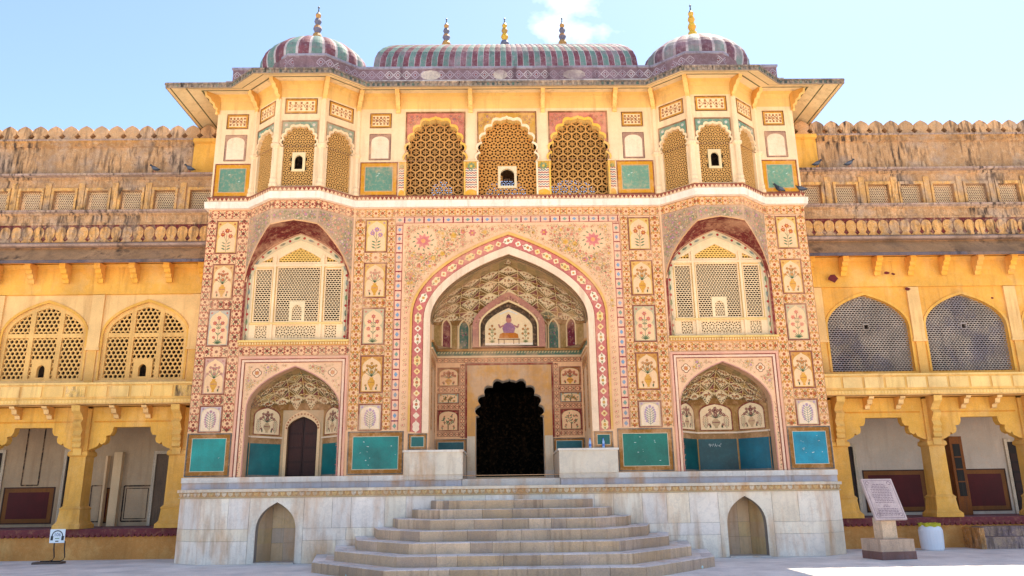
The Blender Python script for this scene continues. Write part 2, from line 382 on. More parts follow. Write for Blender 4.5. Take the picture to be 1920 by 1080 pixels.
ARCHF = [(-.40, .03), (-.40, .70), (-.37, .80), (-.29, .88), (-.14, .93), (0, .95)]
ARCHF = ARCHF+[(-x, y) for x, y in reversed(ARCHF[:-1])]
def painted_panel(parent, fr, a0, a1, b0, b1, bgc, field, kind, fl, shape=LOBE, frame=LINE, gr=GREEN, cc=OCH, name='painted_panel'):
    mb = MB(); W, H = a1-a0, b1-b0; cx = (a0+a1)/2; e = min(.035, W*.06)
    mb.plate(fr, [rectl(a0, a1, b0, b1), rectl(a0+e, a1-e, b0+e, b1-e)], .0, .016, frame, back=False)
    mb.rect(fr, a0+e, a1-e, b0+e, b1-e, .003, bgc)
    pts = [(cx+x*(W-2*e)*1.08, b0+e+y*(H-2*e)) for x, y in shape]
    mb.poly(fr, pts, .0055, field); mb.st(fr, pts+[pts[0]], W*.025, S(232, 196, 140), .0065)
    for s in (-1, 1):
        mb.flower(fr, cx+s*W*.34, b1-e-H*.075, W*.055, 6, fl, cc, .007)
    plant(mb, fr, cx, b0+e, W*.9, (H-2*e)*.93, kind, fl, gr, cc)
    return obj(name, mb, PAINT, parent)
def teal_panel(parent, fr, a0, a1, b0, b1, teal, marks=0, e=.13, frc=S(150, 98, 36)):
    mb = MB(); g = min(.035, e*.3)
    mb.plate(fr, [rectl(a0, a1, b0, b1), rectl(a0+g, a1-g, b0+g, b1-g)], 0, .02, S(96, 92, 84), back=False)
    mb.rect(fr, a0+g, a1-g, b0+g, b1-g, .004, frc)
    mb.plate(fr, [rectl(a0+e-.015, a1-e+.015, b0+e-.015, b1-e+.015), rectl(a0+e, a1-e, b0+e, b1-e)], .0, .012, S(206, 190, 160), back=False)
    o = obj('dado_panel', mb, PAINT, parent)
    t = MB(); t.rect(fr, a0+e, a1-e, b0+e, b1-e, .008, teal)
    for i in range(marks):
        x, y = random.uniform(a0+e*1.3, a1-e*1.5), random.uniform(b0+e*1.3, b1-e*1.4)
        t.st(fr, [(x, y), (x+random.uniform(.01, .07), y+random.uniform(-.02, .02))], random.uniform(.008, .02), S(206, 214, 206), .0095)
    obj('glazed_field', t, TEAL, o); return o
def beadband(mb, fr, a0, a1, b0, b1):
    """red bars and blue diamonds on a pink strip"""
    vert = (b1-b0) > (a1-a0); W = min(b1-b0, a1-a0); Ln = max(b1-b0, a1-a0)
    f2 = (lambda t, s, c: fr((a0+a1)/2+s, b0+t, c)) if vert else (lambda t, s, c: fr(a0+t, (b0+b1)/2+s, c))
    mb.rect(fr, a0, a1, b0, b1, .002, S(236, 180, 146))
    for s in (-1, 1): mb.st(f2, [(0, s*(W/2-.012)), (Ln, s*(W/2-.012))], .022, S(164, 60, 52), .004)
    n = max(2, round(Ln/(W*1.35))); p = Ln/n
    for i in range(n):
        mb.poly(f2, [((i+.1)*p, 0), ((i+.35)*p, W*.26), ((i+.6)*p, 0), ((i+.35)*p, -W*.26)], .006, random.choice([BLUE, S(140, 150, 150), SAGE, BLUE]))
        t = (i+.85)*p; mb.poly(f2, [(t-.02, -W*.4), (t+.02, -W*.4), (t+.02, W*.4), (t-.02, W*.4)], .006, random.choice([S(140, 40, 44), S(150, 50, 60), S(128, 60, 90)]))
        mb.dot(f2, t, 0, W*.13, S(140, 40, 44), .0065, 6)
def scatter_vine(mb, fr, inside, a0, a1, b0, b1, n, fl, gr, cc, sz=.09, seed=1):
    """scrolling vines with flowers, kept inside a region"""
    rnd = random.Random(seed); done = []
    for k in range(n*30):
        if len(done) >= n: break
        x, y = rnd.uniform(a0, a1), rnd.uniform(b0, b1); r = sz*rnd.uniform(.8, 1.5)
        if not all(inside(x+dx*r*1.25, y+dy*r*1.25) for dx in (-1, 0, 1) for dy in (-1, 0, 1)): continue
        if any(math.hypot(x-q[0], y-q[1]) < (r+q[2])*.80 for q in done): continue
        done.append((x, y, r)); g = rnd.random()*6.3; d = rnd.choice((-1, 1))
        mb.curl(fr, x, y, r, g, g+d*5.2, sz*.13, gr, .004, .55)
        col = rnd.choice(fl); kk = rnd.random()
        mb.flower(fr, x+r*.1, y, r*(.42 if kk < .6 else .6), rnd.choice((5, 6, 8)), col, cc, .0065, g)
        for i in range(5):
            h = g+i*1.27; mb.leaf(fr, x+r*.95*math.cos(h), y+r*.95*math.sin(h), h+d*1.2, r*.5, r*.24, rnd.choice((gr, GREEN, S(150, 140, 84))), .005)
    return done

# ------------------------------------------------------------------ the gate
G = thing('palace_gate', 'tall gate building covered in painted flowers, with arched portal, lattice windows and striped domes', 'gate')
HW = 9.65; BX = 6.65                                   # half width of the front; centre of a side bay
# ---- plinth of marble slabs
PL = [(-9.47, 1.3), (-9.47, -.5), (-8.6, -1.2), (8.6, -1.2), (9.47, -.5), (9.47, 1.3)]
PF = at(0, -1.2)
mb = MB(); nic = [arch(.55, .03, .85, 1.62, 10, s*6.5, .55, (.55, .8)) for s in (-1, 1)]
mb.plate(PF, [rectl(-8.6, 8.6, 0, 1.76)]+nic, -.25, -.022, S(150, 138, 130), back=False)
for i in (0, 1, 3, 4):
    f = seg(PL[i], PL[i+1]); mb.rect(f, 0, f.len, 0, 1.76, -.022, S(150, 138, 130))
mb.face([(x, y, 1.76) for x, y in PL], S(150, 138, 130))
plinth = obj('plinth', mb, MARBLE, G)
MC = S(222, 210, 198)
def slab(fr, a0, a1, b0, b1, c=0.0, holes=None):
    m = MB(); g = .004; v = random.uniform(-.004, .003)
    col = random.choice([S(242, 228, 210), S(240, 224, 208), S(242, 226, 204), S(236, 222, 210), S(240, 220, 194)])
    if holes: m.plate(fr, [rectl(a0+g, a1-g, b0+g, b1-g)]+holes, -.02, c+v, col, back=False)
    else: m.box(fr, a0+g, a1-g, b0+g, b1-g, -.02, c+v, col)
    obj('marble_slab', m, MARBLE, plinth)
for (z0, z1), w in zip(((.0, .60), (.60, .92), (.92, 1.74)), (.95, 1.35, .72)):
    for lo, hi in ((-8.6, -7.25), (-5.75, 5.75), (7.25, 8.6)):
        n = max(1, round((hi-lo)/w)); xs = [lo+(hi-lo)*i/n+(random.uniform(-.16, .16) if 0 < i < n else 0) for i in range(n+1)]
        for i in range(n):
            if z1 < 1 and max(abs(xs[i]), abs(xs[i+1])) < 3.0: continue
            slab(PF, xs[i], xs[i+1], z0, z1)
    for i in (0, 1, 3, 4):
        f = seg(PL[i], PL[i+1]); k = 2 if i in (0, 4) else 1
        for j in range(k): slab(f, f.len*j/k, f.len*(j+1)/k, z0, z1)
for s, h in zip((-1, 1), nic):
    slab(PF, s*6.5-.75, s*6.5+.75, 0, 1.74, 0.0, [h])
    m = MB(); pts = [(s*6.5-.56, -.0), (s*6.5-.56, -.22), (s*6.5-.34, -.85), (s*6.5+.34, -.85), (s*6.5+.56, -.22), (s*6.5+.56, 0)]
    for i in range(5):
        for z0, z1 in ((.0, .5), (.5, .9), (.9, 1.7)):
            p, q = pts[i], pts[i+1]
            hs = ((0, .5), (.5, 1)) if i == 2 else ((0, 1),)
            for h0, h1 in hs:
                m.face([(p[0]+(q[0]-p[0])*t, -1.2-(p[1]+(q[1]-p[1])*t), z) for t, z in ((h0, z0), (h1, z0), (h1, z1), (h0, z1))], random.choice([S(212, 180, 142), S(200, 172, 146), S(214, 184, 136), S(190, 170, 152)]))
    fb = at(s*6.5, -.352)
    for p_ in (((-.34, .5), (.34, .5)), ((-.34, .9), (.34, .9)), ((0, .04), (0, 1.7)), ((-.335, .04), (-.335, 1.7)), ((.335, .04), (.335, 1.7))): m.st(fb, list(p_), .007, S(140, 118, 96), .003)
    m.face([(s*6.5-.56, -1.2, 1.7), (s*6.5+.56, -1.2, 1.7), (s*6.5+.56, -.3, 1.7), (s*6.5-.56, -.3, 1.7)], S(180, 166, 150))
    m.box(PF, s*6.5-.56, s*6.5+.56, 0, .04, -.55, .12, S(206, 196, 186))
    obj('plinth_niche', m, MARBLE, plinth)
# lotus-petal moulding and terrace edge
mb = MB(); pet = MB()
for i in range(5):
    f = seg(PL[i], PL[i+1]); e0 = -.05 if i in (0, 1, 2, 3, 4) else 0
    mb.box(f, -.03, f.len+.03, 1.745, 1.775, -.1, .045, S(200, 172, 128)); mb.box(f, -.04, f.len+.04, 1.905, 1.985, -.3, .085, S(222, 204, 180))
    mb.box(f, 0, f.len, 1.775, 1.905, -.1, .02, S(196, 150, 96))
    n = round(f.len/.18)
    for j in range(n):
        a = (j+.5)*f.len/n; w = .066
        Q = [(a-w, 1.90), (a-w, 1.845), (a-w*.72, 1.805), (a, 1.778), (a+w*.72, 1.805), (a+w, 1.845), (a+w, 1.90)]
        C_ = f(a, 1.855, .085); col = random.choice([S(226, 204, 172), S(216, 190, 152), S(228, 210, 186), S(222, 186, 130)])
        for k in range(len(Q)): pet.face([f(*Q[k-1], .03), C_, f(*Q[k], .03)], col)
obj('terrace_edge', mb, MARBLE, plinth); tag(obj('lotus_petal_moulding', pet, MARBLE, plinth), kind='stuff')
mb = MB(); mb.face([(x, y, 1.99) for x, y in PL], S(206, 198, 192)); obj('terrace_floor', mb, MARBLE, plinth)
# base course of the front
for i in range(12):
    lo = 1.45+(i % 6)*8.17/6; xs = {i: lo if i < 6 else -lo-8.17/6, i+1: lo+8.17/6 if i < 6 else -lo}
    m = MB(); m.box(FRONT, xs[i]+.003, xs[i+1]-.003, 2.18, 2.33, -.2, .2, MC); m.box(FRONT, xs[i]+.003, xs[i+1]-.003, 1.992, 2.18, -.2, .13, S(196, 186, 190))
    obj('base_stone', m, MARBLE, G)
m = MB(); m.box(FRONT, -1.44, 1.44, 1.992, 2.2, -2.8, .14, S(206, 190, 176)); obj('threshold', m, MARBLE, G)

# ---- lower storey: plain wall plates
W0 = S(236, 184, 138)
wall = MB()
INNER = arch(2.46, 2.31, 7.0, 9.14, 16)
wall.plate(FRONT, [rectl(-3.61, 3.61, 2.3, 10.75), INNER], -.5, 0, W0, PALE)
NIA = {s: arch(1.4, 2.34, 4.35, 5.62, 14, s*6.56) for s in (-1, 1)}
WIN = {s: arch(1.60, 6.42, 8.45, 9.92, 14, s*BX) for s in (-1, 1)}
for s in (-1, 1):
    for a0, a1 in ((3.61, 4.92), (8.31, HW)):
        wall.box(FRONT, min(s*a0, s*a1), max(s*a0, s*a1), 2.3, 10.75, -.5, 0, W0)
    lo, hi = sorted((s*4.92, s*8.31))
    wall.plate(FRONT, [rectl(lo, hi, 2.3, 10.75), NIA[s], WIN[s]], -.4, 0, W0, S(206, 160, 124))
    wall.box(FRONT, min(s*9.6, s*9.62), max(s*9.6, s*9.62), 1.0, 14.9, -6, -.505, YEL2)
for x0, x1, z0 in ((-9.6, -1.65, 0), (1.65, 9.6, 0), (-1.65, 1.65, 6.05)): wall.box(FRONT, x0, x1, z0, 11.1, -6.2, -6, YEL2)
obj('wall', wall, PLAIN, G)

# ---- columns of painted panels and flowered borders
ZP = [(10.36, 9.25), (8.9, 7.75), (7.43, 6.26), (5.92, 4.77), (4.44, 3.64)]
KIND = ['poppy', 'vase', 'seven', 'vase', 'spray']
for s in (-1, 1):
    pal = 0 if s < 0 else 1
    for (xa, xb, xc, xd), inner in (((8.31, 8.66, 9.35, 9.65), 0), ((3.615, 3.87, 4.58, 4.915), 1)):
        if s < 0 and inner: p2 = 1
        else: p2 = pal
        bd = MB()
        for u0, u1 in ((xa, xb), (xc, xd)):
            lo, hi = sorted((s*u0, s*u1)); guli(bd, FRONT, lo, hi, 3.66, 10.40, p2)
        lo, hi = sorted((s*xa, s*xd)); guli(bd, FRONT, lo, hi, 10.42, 10.72, p2)
        lo, hi = sorted((s*xb, s*xc))
        for (t, b) in zip([z[1] for z in ZP[:-1]], [z[0] for z in ZP[1:]]): guli(bd, FRONT, lo, hi, b, t, p2)
        obj('flower_border', bd, PAINT, G)
        for i, ((z1, z0), k) in enumerate(zip(ZP, KIND)):
            bgc = [S(222, 172, 92), S(214, 160, 100), S(186, 172, 150), S(200, 150, 130), S(198, 176, 168)][i]
            if s > 0 or inner: bgc = [S(220, 176, 92), S(218, 162, 80), S(190, 170, 130), S(206, 140, 62), S(204, 176, 150)][i]
            fl = [S(176, 62, 48), S(176, 88, 70), S(190, 84, 84), S(172, 112, 110), LILAC][i]
            if s > 0: fl = [S(184, 88, 40), S(180, 112, 56), S(204, 96, 92), S(176, 110, 60), S(168, 140, 176)][i]
            if inner and s < 0: fl = [LILAC, S(196, 130, 110), S(196, 84, 84), S(168, 112, 40), S(172, 140, 176)][i]
            painted_panel(G, FRONT, lo, hi, z0, z1, bgc, PALE if i != 4 else WHITE, k, fl, ARCHF if i == 4 else LOBE, gr=GREEN if i != 4 else S(140, 148, 130))
        lo, hi = sorted((s*(xa+.01), s*(xd-.02))); teal = S(8, 140, 130) if s < 0 else (S(6, 102, 96) if inner else S(10, 142, 166))
        if inner: lo, hi = sorted((s*3.20, s*4.86)); teal = S(4, 122, 112) if s < 0 else S(4, 104, 86)
        teal_panel(G, FRONT, lo, hi, 2.36, 3.62, teal, 9 if (inner or s > 0) else 1, .16)

# ---- central portal: borders, spandrel vines, arch bands
por = MB()
guli(por, FRONT, -3.61, 3.61, 10.47, 10.73, 1)
beadband(por, FRONT, -3.60, 3.60, 10.22, 10.45)
for s in (-1, 1):
    lo, hi = sorted((s*3.37, s*3.60)); beadband(por, FRONT, lo, hi, 3.66, 10.21)
obj('portal_border', por, PAINT, G)
A_white_out = arch(2.66, 3.55, 7.05, 9.40, 16); A_white_in = arch(2.46, 3.55, 7.0, 9.14, 16)
A_pink_out = arch(3.02, 3.6, 7.15, 9.80, 16); A_gold_out = arch(3.09, 3.6, 7.17, 9.90, 16)
sp = MB()
top = [(-3.36, 10.2), (3.36, 10.2)]
lft = A_gold_out[:len(A_gold_out)//2+1]
sp.plate(FRONT, [[(-3.365, 3.62)]+[(x, z) for x, z in A_gold_out]+[(3.365, 3.62), (3.365, 10.205), (-3.365, 10.205)]], .0, .003, S(238, 184, 138), back=False)
def gold_at(x):
    x = abs(x)
    for i in range(len(lft)-1):
        xa, xb = -lft[i][0], -lft[i+1][0]
        if xb <= x <= xa and xa != xb: t = (xa-x)/(xa-xb); return lft[i][1]*(1-t)+lft[i+1][1]*t
    return 7.17 if x < 3.09 else 3.6
ins = lambda x, y: (abs(x) < 3.35 and y < 10.19 and (y > gold_at(x)+.03))
dn = None
for s in (-1, 1):
    sp.flower(FRONT, s*2.72, 9.62, .26, 9, S(212, 124, 112), S(226, 150, 90), .008); sp.dot(FRONT, s*2.72, 9.62, .15, S(206, 112, 104), .0085, 9)
    for i in range(12): sp.leaf(FRONT, s*2.72+.25*math.cos(i*.52), 9.62+.25*math.sin(i*.52), i*.52+.5, .12, .05, GREEN, .006)
    sp.flower(FRONT, s*1.15, 9.88, .13, 6, S(196, 92, 92), OCH, .008)
ins2 = lambda x, y: ins(x, y) and math.hypot(abs(x)-2.72, y-9.62) > .36 and math.hypot(abs(x)-1.15, y-9.88) > .14
scatter_vine(sp, FRONT, ins2, -3.3, 3.3, 8.2, 10.15, 140, [S(206, 104, 96), S(214, 140, 110), S(216, 160, 70), S(198, 120, 120)], S(176, 150, 96), OCH, .15, 5)
scatter_vine(sp, FRONT, ins2, -3.3, 3.3, 7.4, 10.15, 420, [S(206, 104, 96), S(214, 140, 110), S(216, 160, 70), S(188, 84, 84)], S(176, 150, 96), OCH, .075, 6)
for s in (-1, 1):                                       # narrow side strips below the springing
    for i in range(22):
        z = 3.8+i*.165; sp.curl(FRONT, s*3.225, z, .07, (0 if i % 2 else PI), (0 if i % 2 else PI)+3.8, .014, S(190, 140, 96), .005); sp.dot(FRONT, s*3.225+(.02 if i % 2 else -.02), z, .026, random.choice([S(210, 120, 100), S(216, 150, 90)]), .006)
scatter_vine(sp, FRONT, ins2, -3.3, 3.3, 7.4, 10.15, 500, [S(206, 124, 104), S(214, 150, 110), S(200, 140, 80)], S(190, 150, 104), OCH, .038, 8)
obj('spandrel_painting', sp, PAINT, G)
ab = MB()
ab.band(FRONT, A_gold_out, A_pink_out, 0, .05, S(222, 168, 84)); ab.strip(FRONT, A_pink_out, A_white_out, .012, S(198, 106, 96))
for off, w_, cl in ((.035, .02, RED), (.965, .02, RED)):
    for side in (0,):
        ab.st(FRONT, [(p[0]*(1-off)+q[0]*off, p[1]*(1-off)+q[1]*off) for p, q in zip(A_pink_out, A_white_out)], .018, S(150, 60, 50), .014)
mid = [((p[0]+q[0])/2, (p[1]+q[1])/2) for p, q in zip(A_pink_out, A_white_out)]
cum = [0]
for i in range(1, len(mid)): cum.append(cum[-1]+math.dist(mid[i], mid[i-1]))
def along(t):
    d = t*cum[-1]
    for i in range(1, len(mid)):
        if cum[i] >= d:
            k = (d-cum[i-1])/((cum[i]-cum[i-1]) or 1); a = math.atan2(mid[i][1]-mid[i-1][1], mid[i][0]-mid[i-1][0])
            return mid[i-1][0]*(1-k)+mid[i][0]*k, mid[i-1][1]*(1-k)+mid[i][1]*k, a
    return *mid[-1], 0
nC = 45
for i in range(nC):                                     # cream cartouches and rosettes along the pink band
    x, z, a = along((i+.5)/nC); big = i % 2 == 0
    col = random.choice([S(240, 206, 150), S(238, 200, 130), S(244, 220, 184)]); ca, sa = math.cos(a), math.sin(a)
    wear = random.random() < .12
    Lh, Wh = (.17, .105) if big else (.085, .085)
    pts = []
    for k in range(16):
        g = 2*PI*k/16; rr = 1+.16*math.cos(4*g if not big else 6*g); u, v = Lh*rr*math.cos(g), Wh*rr*math.sin(g); pts.append((x+u*ca-v*sa, z+u*sa+v*ca))
    ab.poly(FRONT, pts, .0145, WHITE if wear else col)
    if not wear:
        ab.flower(FRONT, x, z, Wh*.55, 6, random.choice([S(190, 110, 60), S(180, 80, 60), S(200, 140, 50)]), OCH, .0155)
        if big:
            for q in (-1, 1): ab.flower(FRONT, x+q*.1*ca, z+q*.1*sa, .035, 5, GREEN, OCH, .0155); ab.dot(FRONT, x+q*.14*ca, z+q*.14*sa, .016, RED, .0155)
obj('arch_band', ab, PAINT, G)
wb = MB(); wb.band(FRONT, A_white_out, A_white_in, 0, .06, S(240, 204, 168)); obj('arch_moulding', wb, PLAIN, G)
for s in (-1, 1):
    lo, hi = sorted((s*2.50, s*3.07)); teal_panel(G, FRONT, lo, hi, 3.06, 3.54, S(4, 92, 86), 0, .10)

# ---- portal recess: side walls, back wall, door, benches
rec = MB(); YB = 2.2; BK = at(0, YB)
for s in (-1, 1):
    f = Fr((s*2.46, .5, 0), (0, 1, 0), (-s, 0, 0))
    rec.rect(f, 0, YB-.5, 2.2, 7.4, 0, S(226, 190, 150))
    guli(rec, f, .05, YB-.55, 5.7, 6.1, 1); guli(rec, f, .1, .45, 3.7, 5.7, 1); guli(rec, f, YB-.95, YB-.6, 3.7, 5.7, 1)
rec.face([(-2.46, -.0, 2.205), (2.46, 0, 2.205), (2.46, YB, 2.205), (-2.46, YB, 2.205)], S(200, 186, 172), 1)
obj('recess_wall', rec, [PAINT, MARBLE], G)
DOOR = cusped(1.02, 2.30, 4.25, 5.46, 4, 0, .42, 5, .10)
bw = MB(); bw.plate(BK, [rectl(-2.46, 2.46, 2.2, 8.9), DOOR], -.5, 0, S(230, 196, 156), S(210, 196, 180)); obj('back_wall', bw, PLAIN, G)
ds = MB(); ds.plate(BK, [rectl(-1.40, 1.40, 2.2, 5.94), cusped(1.03, 2.21, 4.25, 5.47, 4, 0, .42, 5, .10)], -.02, .06, S(216, 152, 66), back=False)
for e in (-1, 1): ds.box(BK, min(e*1.14, e*1.40), max(e*1.14, e*1.40), 2.2, 3.6, .05, .075, S(222, 198, 164)); ds.box(BK, min(e*1.13, e*1.41), max(e*1.13, e*1.41), 2.2, 2.5, .055, .10, S(220, 204, 188))
obj('door_surround', ds, MARBLE, G)
bp = MB()
bp.plate(BK, [rectl(-1.47, 1.47, 3.55, 6.02), rectl(-1.41, 1.41, 3.55, 5.95)], 0, .03, S(132, 44, 36), back=False)
for s in (-1, 1):
    lo, hi = sorted((s*1.48, s*2.45)); bp.rect(BK, lo, hi, 3.5, 6.2, .0015, CREAM)
    for a0, a1, b0, b1 in ((1.48, 1.64, 3.55, 6.0), (2.40, 2.455, 3.55, 6.0), (1.64, 2.4, 5.05, 5.22), (1.64, 2.4, 4.5, 4.65), (1.64, 2.4, 3.6, 3.75)):
        lo, hi = sorted((s*a0, s*a1))
        if a1-a0 > .08: guli(bp, BK, lo, hi, b0, b1, 0)
guli(bp, BK, -2.45, 2.45, 6.04, 6.2, 0)
obj('back_wall_border', bp, PAINT, G)
for s in (-1, 1):
    lo, hi = sorted((s*1.66, s*2.40))
    painted_panel(G, BK, lo, hi, 5.24, 5.88, S(150, 92, 34), PALE, 'vase', S(168, 84, 72), ARCHF)
    painted_panel(G, BK, lo, hi, 4.67, 5.03, S(150, 158, 138), PALE, 'tree', S(170, 120, 60), [(x, .06+.88*y) for x, y in ARCHF])
    painted_panel(G, BK, lo, hi, 3.77, 4.48, S(122, 40, 36), PALE, 'tree', S(160, 60, 60), ARCHF)
    lo, hi = sorted((s*1.42, s*2.45)); teal_panel(G, BK, lo, hi, 2.85, 3.52, S(4, 84, 92), 0, .10)
    m = MB(); lo, hi = sorted((s*1.42, s*3.15)); m.box(FRONT, lo, hi, 2.335, 2.98, -2.18, .26, S(220, 202, 178)); m.box(FRONT, lo-.03 if s < 0 else lo-.03, hi+.03, 2.98, 3.04, -2.18, .30, S(226, 212, 196))
    m.box(FRONT, lo, hi, 2.2, 2.335, -2.18, .23, S(206, 190, 172))
    obj('marble_bench', m, MARBLE, G)
# cornice above the door and the painted zone over it
cn = MB()
for z0, z1, c, col in ((6.2, 6.27, .05, S(226, 190, 146)), (6.27, 6.42, .025, S(84, 112, 92)), (6.42, 6.50, .09, S(170, 124, 70))):
    cn.box(BK, -2.46, 2.46, z0, z1, 0, c, col)
    for s in (-1, 1):
        f = Fr((s*2.46, .5, 0), (0, 1, 0), (-s, 0, 0)); cn.box(f, 0, YB-.5-c, z0, z1, 0, c, col)
for i in range(48): cn.leaf(BK, -2.4+i*.1, 6.345, PI/4, .1, .05, S(200, 180, 130), .028)
obj('recess_cornice', cn, PAINT, G)
# vault: rows of painted facets between the springing and the front arch
def vault(parent, plan, front, z_of, rows, ncol, seed, name='painted_vault', relief=.06):
    """plan: polyline of (x,y) at the wall head; front: arch points in XZ on plane y0"""
    rnd = random.Random(seed); y0 = plan[0][1]
    def res(poly, n):
        c = [0]
        for i in range(1, len(poly)): c.append(c[-1]+math.dist(poly[i], poly[i-1]))
        out = []
        for k in range(n+1):
            d = c[-1]*k/n
            for i in range(1, len(poly)):
                if c[i] >= d-1e-9: t = (d-c[i-1])/((c[i]-c[i-1]) or 1); out.append(tuple(poly[i-1][q]*(1-t)+poly[i][q]*t for q in (0, 1))); break
        return out
    n2 = ncol*4; pl = res(plan, n2); ar = res(front, n2)
    def P(t, s):
        k = min(max(t, 0), 1)*n2; i = min(int(k), n2-1); q = k-i
        px, py = (pl[i][j]*(1-q)+pl[i+1][j]*q for j in (0, 1)); ax, az = (ar[i][j]*(1-q)+ar[i+1][j]*q for j in (0, 1))
        h = 1-math.cos(s*PI/2); v = math.sin(s*PI/2); zb = z_of(py)
        return Vector((px+(ax-px)*h, py+(y0-py)*h, zb+(az-zb)*v))
    ctr = Vector((sum(p[0] for p in plan)/len(plan), y0-.3, sum(p[1] for p in front)/len(front)-.4))
    m = MB(); pal = [S(226, 202, 160), S(124, 88, 40), S(120, 66, 60), S(168, 140, 92), S(112, 112, 84), S(226, 202, 160)]
    for j in range(rows*2-1):
        for i in range(-1, ncol+1):
            t0 = (i+(.5 if j % 2 else 0))/ncol; t1 = t0+1/ncol; tm = (t0+t1)/2
            fz_ = lambda k: 0 if k <= 0 else (k/(rows*2))**.86
            s0 = fz_(j); sm = fz_(j+(1.25 if j % 2 == 0 else .75)); s1 = fz_(j+2)
            if t1 <= 0.0001 or t0 >= .9999: continue
            q = [P(tm, s0), P(t1, sm), P(tm, s1), P(t0, sm)]; c = sum(q, Vector())/4; d = (c-ctr).normalized()
            kind = (0 if j % 2 == 0 else [1, 2][i % 2]) if rnd.random() < .93 else rnd.choice([1, 3, 4])
            apex = c+d*(relief if kind else relief*.5); col = pal[kind]
            inner = [apex+(v-apex)*.86 for v in q]; e1 = (q[1]-q[3])*.5; e2 = (q[2]-q[0])*.5; dp = relief if kind else relief*.5
            def on(a, b, lift=.008): return c+e1*a+e2*b+d*(dp*(1-(abs(a)+abs(b)))-lift)
            for k in range(4):
                m.face([q[k-1], q[k], inner[k], inner[k-1]], S(214, 190, 142)); cc_ = col if kind == 0 else ([S(124, 88, 40), S(120, 66, 60)][k % 2] if kind < 3 else col)
                m.face([inner[k-1], inner[k], apex], cc_)
            def spot(a, b, r, cl, lift=.012):
                o = on(a, b, lift); u, w = e1.normalized()*r, e2.normalized()*r; m.face([o+u, o+w, o-u, o-w], cl)
            if kind == 0:                                       # lace-like flowers, dotted dark hem
                for k in range(26):
                    a, b = rnd.uniform(-.75, .75), rnd.uniform(-.75, .75)
                    if abs(a)+abs(b) < .76: spot(a, b, rnd.uniform(.014, .028), rnd.choice([S(120, 50, 44), S(84, 96, 70), S(150, 96, 40), S(96, 52, 60), S(134, 84, 50)]))
                for k in range(9):
                    w = -1+k/4; spot(w*.84, -(1-abs(w))*.84, .026, S(96, 72, 56), .014)
                for w in (-.34, 0, .34): spot(w, .12, .04, S(134, 58, 50), .014); spot(w, .12, .018, S(220, 170, 80), .017)
            else:
                spot(0, .0, .05, S(206, 150, 70)); spot(0, 0, .025, S(120, 50, 44), .015)
                for a, b in ((.38, 0), (-.38, 0), (0, .42), (0, -.42)): spot(a, b, .024, S(222, 190, 120))
                for k in range(4): A_, B_ = q[k]+(apex-q[k])*.03, apex; u = (q[(k+1) % 4]-q[k-1]).normalized()*.012; m.face([A_-d*.01-u, A_-d*.01+u, B_-d*.012+u*.4, B_-d*.012-u*.4], S(226, 200, 150))
    # plain shell behind the facets
    sh = [[P(i/n2, k/12)+(P(i/n2, k/12)-ctr).normalized()*.07 for i in range(n2+1)] for k in range(13)]
    m.loft(sh, S(150, 118, 70))
    for i in range(ncol*2): t0, t1 = i/ncol/2, (i+1)/ncol/2; m.face([P(t0, 1-1/rows), P(t1, 1-1/rows), P(t1, 1), P(t0, 1)], [S(150, 128, 84), S(170, 140, 90)][i % 2])
    # lowest half row
    for i in range(ncol):
        t0, t1 = i/ncol, (i+1)/ncol; m.face([P(t0, 0), P(t1, 0), P((t0+t1)/2, 1/(rows*2))] if False else [P(t0, 0), P(t1, 0), P(t1, 1/(rows*2)), P(t0, 1/(rows*2))], S(132, 92, 44))
    obj(name, m, PAINT, parent); return P
FA = arch(2.46, 7.0, 7.0, 9.14, 16)
vault(G, [(-2.46, .5), (-2.46, 1.35), (-1.75, YB-.01), (1.75, YB-.01), (2.46, 1.35), (2.46, .5)], FA, lambda y: 7.0+.32*(y-.5)/1.7, 5, 11, 3)
m = MB()                                                # soffit lining of the front arch
n_ = len(FA)
m.loft([[(x, .0, z) for x, z in FA], [(x, .5, z) for x, z in FA]], S(170, 140, 96))
for k in range(3): m.loft([[(x*.997, .06+k*.16, z-.012) for x, z in FA], [(x*.997, .10+k*.16, z-.012) for x, z in FA]], [S(110, 84, 50), S(96, 110, 84), S(210, 180, 130)][k])
obj('arch_soffit', m, PAINT, G)
